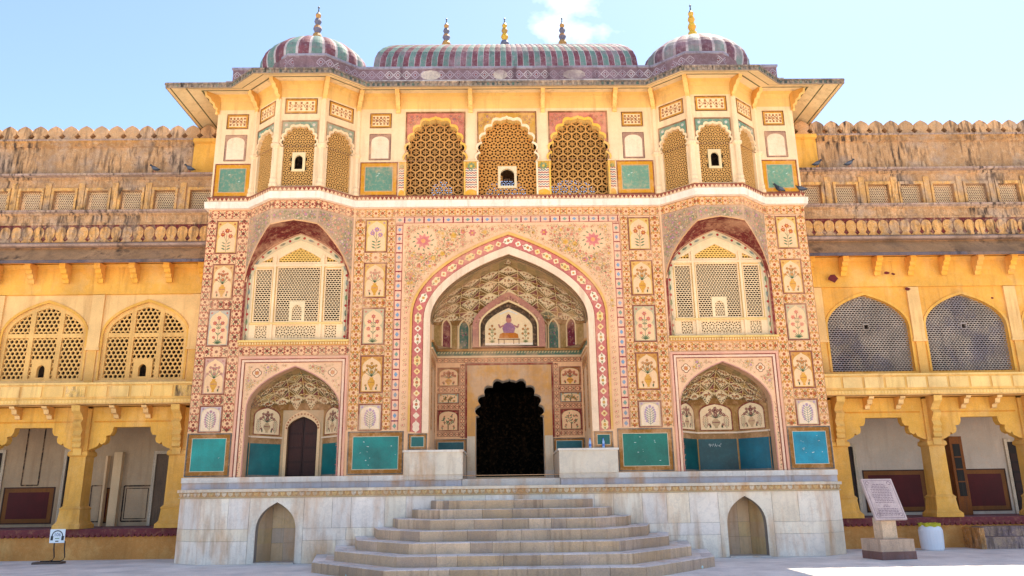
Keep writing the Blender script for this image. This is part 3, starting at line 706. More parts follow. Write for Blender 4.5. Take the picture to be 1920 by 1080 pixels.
# corner fillets of the recess above the cornice, alcoves, cypress trees and the arched picture
for s in (-1, 1):
    up_ = MB(); f = seg(*(((-2.46, 1.35), (-1.75, YB-.01)) if s < 0 else ((1.75, YB-.01), (2.46, 1.35)))); up_.rect(f, 0, f.len, 6.5, 7.35, 0, S(150, 118, 66))
    for fr_, a, w, z1, col in ((f, f.len/2, .19, 7.42, S(104, 30, 44)), (BK, s*1.52, .155, 7.48, S(74, 104, 90))):
        A = arch(w+.04, 6.5, 7.2, z1+.07, 6, a); B = arch(w, 6.5, 7.18, z1, 6, a)
        up_.band(fr_, A, B, .0, .05, S(226, 196, 148)); up_.poly(fr_, B, .02, col)
        for k in range(9): up_.dot(fr_, a+random.uniform(-.6, .6)*w, 6.56+random.random()*.75, random.uniform(.012, .03), random.choice([S(160, 90, 110), S(110, 60, 70), S(150, 130, 140)]), .024)
    cy = s*1.19                                          # painted cypress
    up_.poly(BK, [(cy-.09, 6.5), (cy+.09, 6.5), (cy+.08, 7.9), (cy, 8.25), (cy-.08, 7.9)], .012, S(226, 198, 152))
    up_.poly(BK, [(cy-.02, 6.56), (cy-.065, 6.75), (cy-.055, 7.2), (cy-.03, 7.7), (cy, 8.1), (cy+.03, 7.7), (cy+.055, 7.2), (cy+.065, 6.75), (cy+.02, 6.56)], .016, S(44, 96, 92))
    up_.st(BK, [(cy, 6.5), (cy, 6.58)], .04, S(130, 50, 40), .017)
    up_.rect(BK, min(s*1.0, s*1.08), max(s*1.0, s*1.08), 6.5, 7.6, .008, S(150, 110, 40)); up_.rect(BK, min(s*1.30, s*1.36), max(s*1.30, s*1.36), 6.5, 7.7, .008, S(140, 100, 46))
    obj('recess_painting', up_, PAINT, G)
PK = at(0, 1.86); pk = MB()
pk.plate(PK, [arch(1.22, 6.5, 7.25, 8.42, 10, 0, .3, (.62, .66)), arch(.95, 6.52, 7.22, 8.05, 10, 0, .35, (.6, .72))], -.32, 0, S(176, 120, 104), S(140, 100, 70))
for k in range(60):
    g = random.uniform(-1.1, 1.1); zt = 8.42-1.0*abs(g)*.8-.12-random.random()*.1
    pk.flower(PK, g, zt, .028, 5, random.choice([S(120, 60, 90), S(210, 170, 150), S(110, 90, 60)]), OCH, .004)
pk.band(PK, arch(1.0, 6.52, 7.24, 8.12, 10, 0, .35, (.6, .72)), arch(.95, 6.52, 7.22, 8.05, 10, 0, .35, (.6, .72)), -.01, .035, S(230, 200, 150))
obj('picture_arch', pk, PAINT, G)
pic = MB(); PB = at(0, 1.98)
pic.poly(PB, arch(.96, 6.52, 7.22, 8.06, 10, 0, .35, (.6, .72)), 0, S(74, 56, 40)); pic.poly(PB, arch(.80, 6.58, 7.18, 7.86, 10, 0, .35, (.6, .72)), .012, S(236, 206, 160))
pic.rect(PB, -.8, .8, 6.585, 6.66, .014, S(240, 226, 204))
# a generic seated figure in lilac and orange on a low throne between two flowering plants
pic.poly(PB, [(-.36, 6.80), (.36, 6.80), (.38, 6.76), (-.38, 6.76)], .02, S(110, 70, 50))
for x in (-.34, -.16, .16, .34): pic.st(PB, [(x, 6.78), (x, 6.62)], .025, S(100, 66, 50), .02)
pic.poly(PB, [(-.33, 6.82), (.33, 6.82), (.30, 6.96), (.16, 7.02), (-.16, 7.02), (-.30, 6.96)], .022, S(190, 108, 28))
pic.poly(PB, [(-.17, 7.0), (.17, 7.0), (.22, 7.16), (.15, 7.30), (.06, 7.36), (-.06, 7.36), (-.15, 7.30), (-.22, 7.16)], .024, S(150, 104, 130))
pic.dot(PB, 0, 7.44, .10, S(186, 120, 104), .026, 10); pic.poly(PB, [(-.09, 7.50), (.09, 7.50), (.06, 7.60), (0, 7.66), (-.06, 7.60)], .028, S(112, 62, 80))
for s in (-1, 1): pic.st(PB, [(s*.17, 7.26), (s*.30, 7.18), (s*.34, 7.30)], .05, S(180, 116, 110), .025)
for s in (-1, 1): plant(pic, Fr((0, 1.98-.012, 0), (1, 0, 0), (0, -1, 0)), s*.56, 6.64, .42, .72, 'seven', S(170, 104, 50), S(90, 120, 70))
pic.poly(PB, [(-.30, 7.62), (0, 7.74), (.30, 7.62), (.30, 7.67), (0, 7.80), (-.30, 7.67)], .02, S(220, 212, 200))
obj('arched_picture', pic, PAINT, G)
# passage beyond the door, its darkness put into near-black wall colours
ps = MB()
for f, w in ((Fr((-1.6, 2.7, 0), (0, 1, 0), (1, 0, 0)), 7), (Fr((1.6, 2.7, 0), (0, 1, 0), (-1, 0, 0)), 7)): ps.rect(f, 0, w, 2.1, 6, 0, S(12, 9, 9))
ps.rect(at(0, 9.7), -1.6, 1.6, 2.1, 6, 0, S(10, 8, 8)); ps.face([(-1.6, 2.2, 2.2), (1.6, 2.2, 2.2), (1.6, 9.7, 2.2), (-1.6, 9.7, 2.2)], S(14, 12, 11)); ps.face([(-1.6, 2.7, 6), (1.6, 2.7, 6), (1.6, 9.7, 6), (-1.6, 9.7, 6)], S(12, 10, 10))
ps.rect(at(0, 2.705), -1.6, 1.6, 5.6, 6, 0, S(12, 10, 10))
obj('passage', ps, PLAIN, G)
#@@PART3
# ---- side bays, lower level: arched niches
for s in (-1, 1):
    cx = s*6.56; fc = s*6.615; N = thing if False else None
    fm = MB()
    for (ox, oz), (ix, iz), c, col in (((1.665, 5.92), (1.60, 5.855), .05, S(226, 164, 136)), ((1.60, 5.855), (1.565, 5.82), .015, S(150, 74, 60)), ((1.565, 5.82), (1.50, 5.755), .04, S(236, 196, 164)), ((1.50, 5.755), (1.475, 5.73), .015, S(140, 66, 56))):
        fm.plate(FRONT, [[(fc-ox, 2.335), (fc-ix, 2.335), (fc-ix, iz), (fc+ix, iz), (fc+ix, 2.335), (fc+ox, 2.335), (fc+ox, oz), (fc-ox, oz)]], 0, c, col, back=False)
    obj('niche_frame', fm, PAINT, G)
    spn = MB(); A = NIA[s]
    spn.plate(FRONT, [[(fc-1.47, 2.336)]+A+[(fc+1.47, 2.336), (fc+1.47, 5.725), (fc-1.47, 5.725)]], 0, .003, S(238, 186, 142), back=False)
    half = A[:len(A)//2+1]
    def za(x, half=half, cx=cx):
        x = -abs(x-cx)
        for i in range(len(half)-1):
            p, q = half[i][0]-cx, half[i+1][0]-cx
            if p <= x <= q and q > p: return half[i][1]+(half[i+1][1]-half[i][1])*(x-p)/(q-p)
        return 2.3
    qf = [(cx-1.15*1, 5.42), (cx+1.15, 5.42)]
    for qx, qz in qf:
        for k in range(4): spn.dot(FRONT, qx+.065*math.cos(k*PI/2), qz+.065*math.sin(k*PI/2), .085, S(140, 80, 50), .006+k*.0002, 10)
        for k in range(4): spn.dot(FRONT, qx+.065*math.cos(k*PI/2), qz+.065*math.sin(k*PI/2), .062, S(238, 206, 164), .0075+k*.0002, 10)
        spn.flower(FRONT, qx, qz, .085, 8, S(196, 110, 70), OCH, .010)
    ok = lambda x, y: abs(x-fc) < 1.46 and y < 5.71 and y > za(x)+.04 and all(math.hypot(x-q[0], y-q[1]) > .17 for q in qf)
    scatter_vine(spn, FRONT, ok, fc-1.4, fc+1.4, 4.6, 5.7, 40, [S(206, 130, 90), S(200, 110, 100), S(216, 160, 80), S(180, 130, 160)], S(170, 150, 100), OCH, .085, 11+s)
    scatter_vine(spn, FRONT, ok, fc-1.4, fc+1.4, 4.3, 5.7, 70, [S(206, 130, 90), S(190, 90, 90), S(216, 160, 80)], S(160, 150, 100), OCH, .04, 13+s)
    for e in (-1, 1):
        for k in range(34): spn.leaf(FRONT, fc+e*(1.436+.0), 2.42+k*.058, random.random()*6, .05, .03, random.choice([S(190, 100, 90), GREEN, S(160, 90, 60)]), .005)
    spn.st(FRONT, A, .03, S(196, 132, 120), .008)
    obj('spandrel_painting', spn, PAINT, G)
    bd = MB(); lo, hi = sorted((s*4.93, s*8.30)); guli(bd, FRONT, lo, hi, 5.95, 6.25, 0 if s < 0 else 1); obj('flower_border', bd, PAINT, G)
    # recess
    plan = [(-1.4, .4), (-1.4, .52), (-.64, 1.3), (.64, 1.3), (1.4, .52), (1.4, .4)]; plan = [(cx+x, y) for x, y in plan]
    nw = MB(); doors = []
    for i in range(5):
        f = seg(plan[i], plan[i+1]); Ln = f.len
        if i == 2 and s < 0:
            D = arch(.47, 2.3, 3.85, 4.22, 8, Ln/2); nw.plate(f, [rectl(0, Ln, 2.25, 4.5), D], -.25, 0, S(196, 168, 132), S(150, 110, 80)); doors.append(f)
            nw.band(f, arch(.56, 2.3, 3.88, 4.42, 8, Ln/2), arch(.47, 2.3, 3.85, 4.22, 8, Ln/2), 0, .03, S(232, 196, 150))
            for k in range(16): nw.flower(f, Ln/2+.5*math.cos(PI*k/15), 3.86+.44*math.sin(PI*k/15), .035, 5, S(150, 60, 50), OCH, .034)
            continue
        nw.rect(f, 0, Ln, 2.25, 4.5, 0, S(160, 120, 66))
        nw.box(f, 0, Ln, 3.53, 3.58, 0, .04, S(226, 204, 178)); nw.rect(f, 0, Ln, 3.36, 3.53, .003, S(150, 112, 70)); nw.rect(f, 0, Ln, 2.25, 2.42, .003, S(128, 122, 112))
        if Ln > .3:
            w = Ln*.42; A1 = arch(w, 3.62, 4.2, 4.5, 6, Ln/2, .5, (.6, .85)); A2 = arch(w*.92, 3.65, 4.18, 4.45, 6, Ln/2, .5, (.6, .85))
            nw.poly(f, A1, .004, S(122, 52, 40)); nw.poly(f, A2, .006, S(238, 210, 166))
            plant(nw, Fr(f(0, 0, .0), f.u, f.n), Ln/2, 3.66, w*1.5, .76, 'vase', S(120, 52, 60), S(70, 90, 70), S(190, 160, 120))
            for e in (-1, 1): plant(nw, f, Ln/2+e*w*.62, 3.66, w*.6, .5, 'spray', S(150, 70, 80), S(70, 86, 70))
    obj('niche_wall', nw, PAINT, G)
    for i in range(5):
        if i == 2 and s < 0: continue
        tl = MB()
        f = seg(plan[i], plan[i+1]); e = .03 if f.len > .3 else 0
        tl.rect(f, e, f.len-e, 2.42, 3.36, .006, S(4, 104, 106) if s < 0 else [S(6, 96, 88), S(8, 84, 86), S(14, 70, 76), S(8, 100, 120), S(6, 92, 104)][i])
        if s > 0 and i == 2:
                  for k in range(16): tl.st(f, [(.35+k*.025, 3.17+random.uniform(-.05, .05)), (.37+k*.025, 3.17+random.uniform(-.06, .06))], .012, S(196, 204, 200), .008)
        obj('glazed_dado', tl, TEAL, G)
    fl = MB(); fl.face([(cx-1.4, -.0, 2.335), (cx+1.4, 0, 2.335), (cx+1.4, 1.3, 2.335), (cx-1.4, 1.3, 2.335)], S(206, 196, 186)); obj('niche_floor', fl, MARBLE, G)
    for f in doors:
        dr = MB(); Ln = f.len
        obj_d = None
        for e in (-1, 1):
            d1 = MB(); lo, hi = sorted((Ln/2, Ln/2+e*.475)); d1.box(f, lo+.006, hi-.006, 2.3, 4.3, -.2, -.14, S(52, 24, 20))
            for k in range(4): d1.box(f, lo+.05, hi-.05, 2.42+k*.44, 2.78+k*.44, -.15, -.125, S(62, 30, 24))
            obj('door_leaf', d1, WOOD, G)
        dr.rect(f, 0, Ln, 2.2, 4.6, -.26, S(30, 20, 18)); obj('door_backing', dr, WOOD, G)
    vault(G, plan, arch(1.4, 4.35, 4.35, 5.62, 14, cx), lambda y: 4.42, 4, 8, 20+s, relief=.035)

# ---- side bays, upper level: lattice window under the projecting bay
def bay_plan(s): return [(s*BX-1.68, 0), (s*BX-.73, -.85), (s*BX+.73, -.85), (s*BX+1.68, 0)]
FLK = [(.73, 9.93), (.86, 9.83), (1.0, 9.68), (1.15, 9.50), (1.3, 9.29), (1.43, 9.07), (1.53, 8.85), (1.60, 8.66), (1.65, 8.45), (1.68, 8.2)]
for s in (-1, 1):
    cx = s*BX; bp_ = bay_plan(s); F3 = [seg(bp_[i], bp_[i+1]) for i in range(3)]; fl = F3[0].len
    by = MB(); gcol = S(190, 150, 118)
    # spandrel faces with the arch cut through all three
    L_ = [((1.68-x)/.95*fl, z) for x, z in reversed(FLK)]
    by.plate(F3[0], [L_+[(fl, 10.75), (0, 10.75)]], -.12, 0, gcol, MAROON)
    by.plate(F3[1], [[(0, 9.93), (.35, 10.01), (.73, 10.07), (1.11, 10.01), (1.46, 9.93), (1.46, 10.75), (0, 10.75)]], -.12, 0, gcol, MAROON)
    Rr = [((x-.73)/.95*fl, z) for x, z in FLK]
    by.plate(F3[2], [Rr+[(fl, 10.75), (0, 10.75)]], -.12, 0, gcol, MAROON)
    bay = obj('bay_front', by, PAINT, G)
    pt = MB()
    for i, f in enumerate(F3):
        guli(pt, f, 0, f.len, 10.43, 10.72, 0 if s < 0 else 1)
        if i == 1: ok = lambda x, y: 0 < x < 1.46 and 10.03 < y < 10.42
        else:
            cur = L_ if i == 0 else Rr
            def ok(x, y, cur=cur):
                if not 0 < x < fl or y > 10.42: return False
                for k in range(len(cur)-1):
                    p, q = cur[k], cur[k+1]
                    if p[0] <= x <= q[0] and q[0] > p[0]: return y > p[1]+(q[1]-p[1])*(x-p[0])/(q[0]-p[0])+.03
                return False
        scatter_vine(pt, f, ok, 0, f.len, 8.4, 10.42, 60, [S(206, 130, 130), S(186, 120, 156), S(210, 160, 110), S(214, 130, 110), S(214, 190, 160)], S(150, 140, 96), OCH, .085, 30+i)
        scatter_vine(pt, f, ok, 0, f.len, 8.4, 10.42, 160, [S(206, 120, 120), S(180, 130, 170), S(120, 136, 90), S(220, 196, 160)], S(130, 130, 96), OCH, .04, 40+i)
        ed = [(0, 9.93), (.35, 10.01), (.73, 10.07), (1.11, 10.01), (1.46, 9.93)] if i == 1 else (L_ if i == 0 else Rr)
        pt.st(f, ed, .045, S(214, 158, 104), .006)
    obj('bay_painting', pt, PAINT, bay)
    # curved soffit from the bay down to the window arch
    pts = [(-x, z) for x, z in reversed(FLK)]+[(-.4, 10.0), (0, 10.07), (.4, 10.0)]+FLK
    yb = lambda x: -.85 if abs(x) <= .73 else -.85*(1.68-abs(x))/.95
    fr3 = [Vector((cx+x, yb(x)+.01, z)) for x, z in pts]
    Wn = arch(1.60, 8.2, 8.45, 9.92, 16)
    def rs(poly, n):
        c = [0]
        for i in range(1, len(poly)): c.append(c[-1]+(poly[i]-poly[i-1]).length)
        out = []
        for k in range(n+1):
            d = c[-1]*k/n
            for i in range(1, len(poly)):
                if c[i] >= d-1e-9: t = (d-c[i-1])/((c[i]-c[i-1]) or 1); out.append(poly[i-1].lerp(poly[i], t)); break
        return out
    a3 = rs(fr3, 44); b3 = rs([Vector((cx+x, .005, z)) for x, z in Wn], 44); so = MB()
    nr = 14
    rings = [[a3[i].lerp(b3[i], k/nr)+Vector((0, 0, .05*math.sin(PI*k/nr))) for i in range(45)] for k in range(nr+1)]
    so.loft(rings, lambda i, j: S(112, 38, 32) if (i+j) % 2 else S(96, 30, 28))
    obj('bay_soffit', so, PAINT, bay)
    for e in (-1, 1): st_ = MB(); st_.box(FRONT, min(cx+e*1.605, cx+e*1.675), max(cx+e*1.605, cx+e*1.675), 6.42, 8.3, 0, .02, S(124, 42, 36)); obj('window_jamb', st_, PAINT, G)
    pass
    # window: flowered border, frame with openings, lattices
    wn = thing if False else None
    WF = Fr((cx, .0, 0), (1, 0, 0), (0, -1, 0))
    O1 = arch(1.60, 6.42, 8.45, 9.92, 14); O2 = arch(1.46, 6.42, 8.40, 9.70, 14)
    bo = MB(); bo.strip(WF, O1, O2, -.07, S(206, 190, 150))
    bo.st(WF, [(p[0]*.97, p[1]-.0) for p in O1], .02, RED, -.066)
    m_ = [((p[0]+q[0])/2, (p[1]+q[1])/2) for p, q in zip(O1, O2)]; tot = [0]
    for i in range(1, len(m_)): tot.append(tot[-1]+math.dist(m_[i], m_[i-1]))
    for k in range(34):
        d = tot[-1]*(k+.5)/34
        for i in range(1, len(m_)):
            if tot[i] >= d:
                t = (d-tot[i-1])/(tot[i]-tot[i-1]); x, z = m_[i-1][0]*(1-t)+m_[i][0]*t, m_[i-1][1]*(1-t)+m_[i][1]*t; a = math.atan2(m_[i][1]-m_[i-1][1], m_[i][0]-m_[i-1][0]); break
        if k % 2: bo.dot(WF, x, z, .045, S(166, 44, 40), -.064, 8)
        else: bo.leaf(WF, x-.11*math.cos(a), z-.11*math.sin(a), a, .22, .08, random.choice([S(110, 124, 84), S(124, 130, 118), S(96, 110, 90)]), -.065)
    win = obj('lattice_window', bo, PAINT, G)
    fcol = S(242, 206, 160); wf = MB()
    gab = [(-.66, 8.98), (.66, 8.98), (.66, 9.10), (.40, 9.26), (0, 9.46), (-.40, 9.26), (-.66, 9.10)]
    tri = lambda e: [(e*.86, 8.98), (e*1.22, 8.98), (e*.86, 9.16)]
    holes = [rectl(-.66, .66, 7.06, 8.80), rectl(-1.34, -.86, 7.06, 8.74), rectl(.86, 1.34, 7.06, 8.74), gab, tri(-1), tri(1), rectl(-.62, .62, 6.52, 6.92), rectl(-1.26, -.90, 6.52, 6.92), rectl(.90, 1.26, 6.52, 6.92)]
    wf.plate(WF, [arch(1.47, 6.425, 8.40, 9.71, 14)]+holes, -.2, -.09, fcol)
    for h in holes[:3]:
        a0, a1, b0, b1 = h[0][0], h[1][0], h[0][1], h[2][1]; wf.plate(WF, [rectl(a0-.06, a1+.06, b0-.06, b1+.06), rectl(a0-.035, a1+.035, b0-.035, b1+.035)], -.09, -.075, S(214, 170, 100), back=False)
    for x in (-.76, .76): wf.box(WF, x-.035, x+.035, 6.43, 9.2, -.09, -.05, fcol)
    wf.box(WF, -1.44, 1.44, 8.83, 8.90, -.09, -.052, fcol); wf.box(WF, -1.44, 1.44, 6.95, 7.01, -.09, -.045, S(232, 190, 120))
    obj('window_frame', wf, JALI, win)
    jc = S(234, 200, 154); j1 = MB()
    brickjali(j1, WF, -.66, .66, 7.06, 8.80, .088, .068, .021, -.145, -.12, jc, (-.23, .23, 7.0, 7.69))
    A = arch(.15, 7.09, 7.40, 7.58, 5, 0, .55, (.6, .85)); j1.plate(WF, [rectl(-.24, .24, 7.06, 7.70), A], -.17, -.10, S(238, 208, 160)); brickjali(j1, WF, -.16, .16, 7.09, 7.58, .085, .065, .026, -.16, -.13, jc)
    obj('lattice', j1, JALI, win)
    for e in (-1, 1):
        j = MB(); lo, hi = sorted((e*.86, e*1.34)); brickjali(j, WF, lo, hi, 7.06, 8.74, .088, .068, .021, -.145, -.12, jc); obj('lattice', j, JALI, win)
        j = MB(); lo, hi = sorted((e*.90, e*1.26)); hexjali(j, WF, lo, hi, 6.52, 6.92, .19, .018, -.17, -.12, jc, .028, True); obj('lattice', j, JALI, win)
        j = MB(); lo, hi = sorted((e*.86, e*1.22)); brickjali(j, WF, lo, hi, 8.98, 9.16, .10, .075, .034, -.17, -.12, S(226, 180, 96)); obj('lattice', j, JALI, win)
    j = MB(); brickjali(j, WF, -.66, .66, 8.98, 9.46, .105, .072, .036, -.17, -.12, S(230, 184, 98)); obj('lattice', j, JALI, win)
    j = MB(); hexjali(j, WF, -.60, .62, 6.56, 6.92, .205, .018, -.17, -.12, jc, .03, True); obj('lattice', j, JALI, win)
    sl = MB(); sl.box(FRONT, cx-1.70, cx+1.70, 6.36, 6.42, -.2, .12, S(232, 190, 110)); sl.box(FRONT, cx-1.68, cx+1.68, 6.27, 6.36, 0, .06, S(220, 160, 80))
    for k in range(42): sl.box(FRONT, cx-1.66+k*.08, cx-1.66+k*.08+.045, 6.285, 6.35, .06, .09, S(236, 200, 140))
    obj('window_sill', sl, PLAIN, G)
    rm = MB()                                              # room behind the window, its unlit look put into dark wall colours
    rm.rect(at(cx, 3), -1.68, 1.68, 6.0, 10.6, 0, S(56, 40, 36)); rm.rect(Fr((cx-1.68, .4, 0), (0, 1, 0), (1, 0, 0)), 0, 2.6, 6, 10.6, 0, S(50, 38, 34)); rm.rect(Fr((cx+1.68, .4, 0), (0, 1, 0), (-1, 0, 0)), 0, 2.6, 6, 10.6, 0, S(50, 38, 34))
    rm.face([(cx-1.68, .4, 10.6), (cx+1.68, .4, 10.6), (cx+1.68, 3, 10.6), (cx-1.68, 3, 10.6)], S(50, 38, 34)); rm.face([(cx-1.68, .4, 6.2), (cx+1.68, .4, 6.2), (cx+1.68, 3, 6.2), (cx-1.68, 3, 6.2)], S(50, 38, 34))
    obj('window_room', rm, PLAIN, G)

# ---- plan outline of the upper storey, swept mouldings
PLAN = [(-HW, 6.0), (-HW, 0)]+bay_plan(-1)+bay_plan(1)+[(HW, 0), (HW, 6.0)]
def offset(poly, o):
    out = []
    for i in range(len(poly)):
        ns = []
        for a, b in ((i-1, i), (i, i+1)):
            if a < 0 or b >= len(poly): continue
            d = Vector((poly[b][0]-poly[a][0], poly[b][1]-poly[a][1])).normalized(); ns.append(Vector((d.y, -d.x)))
        if len(ns) == 1: v = ns[0]*o
        else: m = (ns[0]+ns[1]).normalized(); v = m*(o/m.dot(ns[0]))
        out.append((poly[i][0]+v.x, poly[i][1]+v.y))
    return out
def sweep(mb, prof):
    rings = [[(x, y, z) for x, y in offset(PLAN, o)] for o, z, c in prof]
    mb.loft(rings, lambda i, j: prof[j][2])
lg = MB(); WH = S(242, 222, 198)
sweep(lg, [(-.1, 10.74, WH), (.11, 10.75, WH), (.13, 10.97, WH), (.09, 10.99, S(150, 84, 64)), (.06, 11.0, S(238, 196, 150)), (.06, 11.12, S(140, 84, 64)), (.08, 11.125, S(140, 84, 64)), (.08, 11.15, S(190, 150, 110)), (-.3, 11.16, S(190, 150, 110))])
ledge = obj('ledge', lg, PLAIN, G)
ch = MB(); off = offset(PLAN, .062)
for i in range(1, len(off)-2):
    f = seg(off[i], off[i+1]); n = max(1, round(f.len/.135))
    for k in range(n): a = (k+.5)*f.len/n; ch.poly(f, [(a-.06, 11.115), (a+.06, 11.115), (a, 11.015)], .003, random.choice([S(140, 48, 40), S(150, 60, 44), S(128, 44, 44)]))
obj('chevron_band', ch, PAINT, ledge)

# ---- upper storey walls
UW = S(238, 204, 160); uw = MB()
CEN = [-2.38, 0, 2.38]
cus = lambda c, hw=.90, za=13.90: cusped(hw, 11.17, 12.32, za, 5, c, .36, 4, .05)
uw.plate(FRONT, [rectl(-4.97, 4.97, 11.15, 14.85)]+[cus(c) for c in CEN], -.35, 0, UW, S(226, 186, 110))
for s in (-1, 1):
    lo, hi = sorted((s*8.33, s*HW)); uw.box(FRONT, lo, hi, 11.15, 14.85, -.35, 0, UW)
obj('upper_wall', uw, PLAIN, G)
cw = MB(); sweep(cw, [(.004, 14.30, S(232, 190, 116)), (.004, 14.6, S(230, 184, 106)), (.05, 14.74, S(228, 178, 96)), (.16, 14.84, S(226, 176, 96))]); obj('cove', cw, PLAIN, G)
for k, c in enumerate(CEN):
    wt = MB(); sc_ = [S(196, 116, 96), S(196, 146, 60), S(196, 116, 96)][k]
    wt.plate(FRONT, [rectl(c-.955, c+.955, 12.40, 14.13), [p for p in cus(c, .97, 13.99) if p[1] > 12.41] if False else cusped(.93, 12.41, 12.42, 13.97, 5, c, .36, 4)], 0, .006, sc_, back=False)
    wt.plate(FRONT, [rectl(c-.995, c+.995, 12.40, 14.18), rectl(c-.955, c+.955, 12.395, 14.13)], 0, .03, S(128, 84, 54), back=False)
    scatter_vine(wt, Fr((0, -.006, 0), (1, 0, 0), (0, -1, 0)), lambda x, y, c=c: abs(x-c) < .94 and y < 14.12 and y > 14.08-.75*abs(x-c)**1.4 and y > 12.45 and (y > 13.99 or abs(x-c) > .3), c-.94, c+.94, 13.0, 14.12, 26, [S(150, 70, 80), S(170, 90, 60), S(130, 90, 110)], S(140, 96, 70), OCH, .06, 60+k)
    wd = obj('arched_window', wt, PAINT, G)
    cb = MB(); P1 = cusped(.90, 11.17, 12.32, 13.90, 5, c, .36, 4, .05); P2 = cusped(.955, 11.17, 12.34, 14.0, 5, c, .36, 4, .05)
    cb.band(FRONT, P2, P1, 0, .035, [S(230, 176, 74), S(244, 216, 176), S(232, 180, 70)][k]); obj('cusped_rim', cb, PAINT, wd)
    jl = MB(); col = [S(200, 144, 80), S(206, 144, 72), S(202, 146, 78)][k]
    if k == 1:
        hexjali(jl, at(0, 0), -.98, 1.0, 11.15, 14.0, .27, .020, -.25, -.22, col, .024, True, (-.29, .29, 11.52, 12.26))
        jl.plate(at(0, 0), [rectl(-.31, .31, 11.50, 12.28), arch(.23, 11.58, 11.98, 12.20, 6, 0, .55, (.6, .85))], -.3, -.19, S(226, 200, 158))
    else: hexjali(jl, at(c, 0), -.98, .98, 11.18, 14.0, .315, .022, -.245, -.22, col, .017, False)
    obj('lattice', jl, JALI, wd)
for x0, x1 in ((.99, 1.39), (-1.39, -.99), (3.37, 3.56), (-3.56, -3.37)):
    zz = MB(); zz.rect(FRONT, x0, x1, 11.40, 12.14, .004, WHITE); n = 8; w = (x1-x0)
    for k in range(9):
        z = 11.44+k*.083; m_ = max(2, round(w/.1))
        pts = [(x0+w*i/(m_*2), z+(.045 if i % 2 else 0)) for i in range(m_*2+1)]; zz.st(FRONT, pts, .034, S(164, 66, 62) if k % 2 == 0 else S(112, 132, 134), .006)
    zz.rect(FRONT, x0, x1, 12.14, 12.36, .008, S(196, 150, 50)); zz.flower(FRONT, (x0+x1)/2, 12.2, w*.4, 9, S(120, 134, 90), S(220, 170, 50), .010)
    zz.poly(FRONT, arch(w/2, 11.17, 11.22, 11.38, 6, (x0+x1)/2, .55, (.6, .95)), .012, S(226, 160, 44)); zz.box(FRONT, x0-.04, x1+.04, 12.36, 12.40, 0, .05, S(226, 196, 150)); obj('pier_painting', zz, PAINT, G)
def ochre_panel(fr, a0, a1, b0, b1, green):
    m = MB(); e = .15
    m.plate(fr, [rectl(a0, a1, b0, b1), rectl(a0+.03, a1-.03, b0+.03, b1-.03)], 0, .022, S(136, 70, 48), back=False); m.rect(fr, a0+.03, a1-.03, b0+.03, b1-.03, .004, S(206, 140, 26))
    m.plate(fr, [rectl(a0+e, a1-e, b0+e, b1-e), rectl(a0+e+.025, a1-e-.025, b0+e+.025, b1-e-.025)], 0, .014, S(196, 156, 110), back=False)
    m.rect(fr, a0+e+.025, a1-e-.025, b0+e+.025, b1-e-.025, .007, green)
    for i in range(2): x, z = random.uniform(a0+.35, a1-.35), random.uniform(b0+.35, b1-.35); m.st(fr, [(x, z), (x+.06, z+.03)], .02, S(190, 206, 190), .009)
    return obj('green_panel', m, PAINT, G)
def frieze_panel(fr, a0, a1, b0, b1, par=None):
    m = MB(); m.plate(fr, [rectl(a0, a1, b0, b1), rectl(a0+.025, a1-.025, b0+.025, b1-.025)], 0, .02, S(110, 72, 40), back=False); m.rect(fr, a0+.025, a1-.025, b0+.025, b1-.025, .004, S(196, 136, 44)); e = .085
    m.rect(fr, a0+e, a1-e, b0+e, b1-e, .007, S(240, 208, 160)); cx_, cz = (a0+a1)/2, (b0+b1)/2; w, h = (a1-a0)/2-e, (b1-b0)/2-e
    for i in range(-2, 3):
        for j in (-1, 0, 1): m.flower(fr, cx_+i*w*.42, cz+j*h*.62, h*.26, 6, S(150, 90, 60) if (i+j) % 2 else S(180, 120, 60), S(120, 60, 50), .009)
        m.curl(fr, cx_+i*w*.4, cz, h*.5, i, i+4.5, .016, S(130, 84, 56), .008)
    return obj('frieze_panel', m, PAINT, par or G)
def blank_niche(fr, a0, a1, b0, b1):
    m = MB(); m.rect(fr, a0, a1, b0, b1, .004, S(160, 120, 100)); m.st(fr, rectl(a0, a1, b0, b1)+[(a0, b0)], .025, S(120, 84, 70), .007)
    m.poly(fr, arch((a1-a0)/2-.06, b0+.05, b1-.28, b1-.08, 6, (a0+a1)/2, .6, (.55, 1.0)), .008, S(236, 208, 174)); obj('blank_niche', m, PAINT, G)
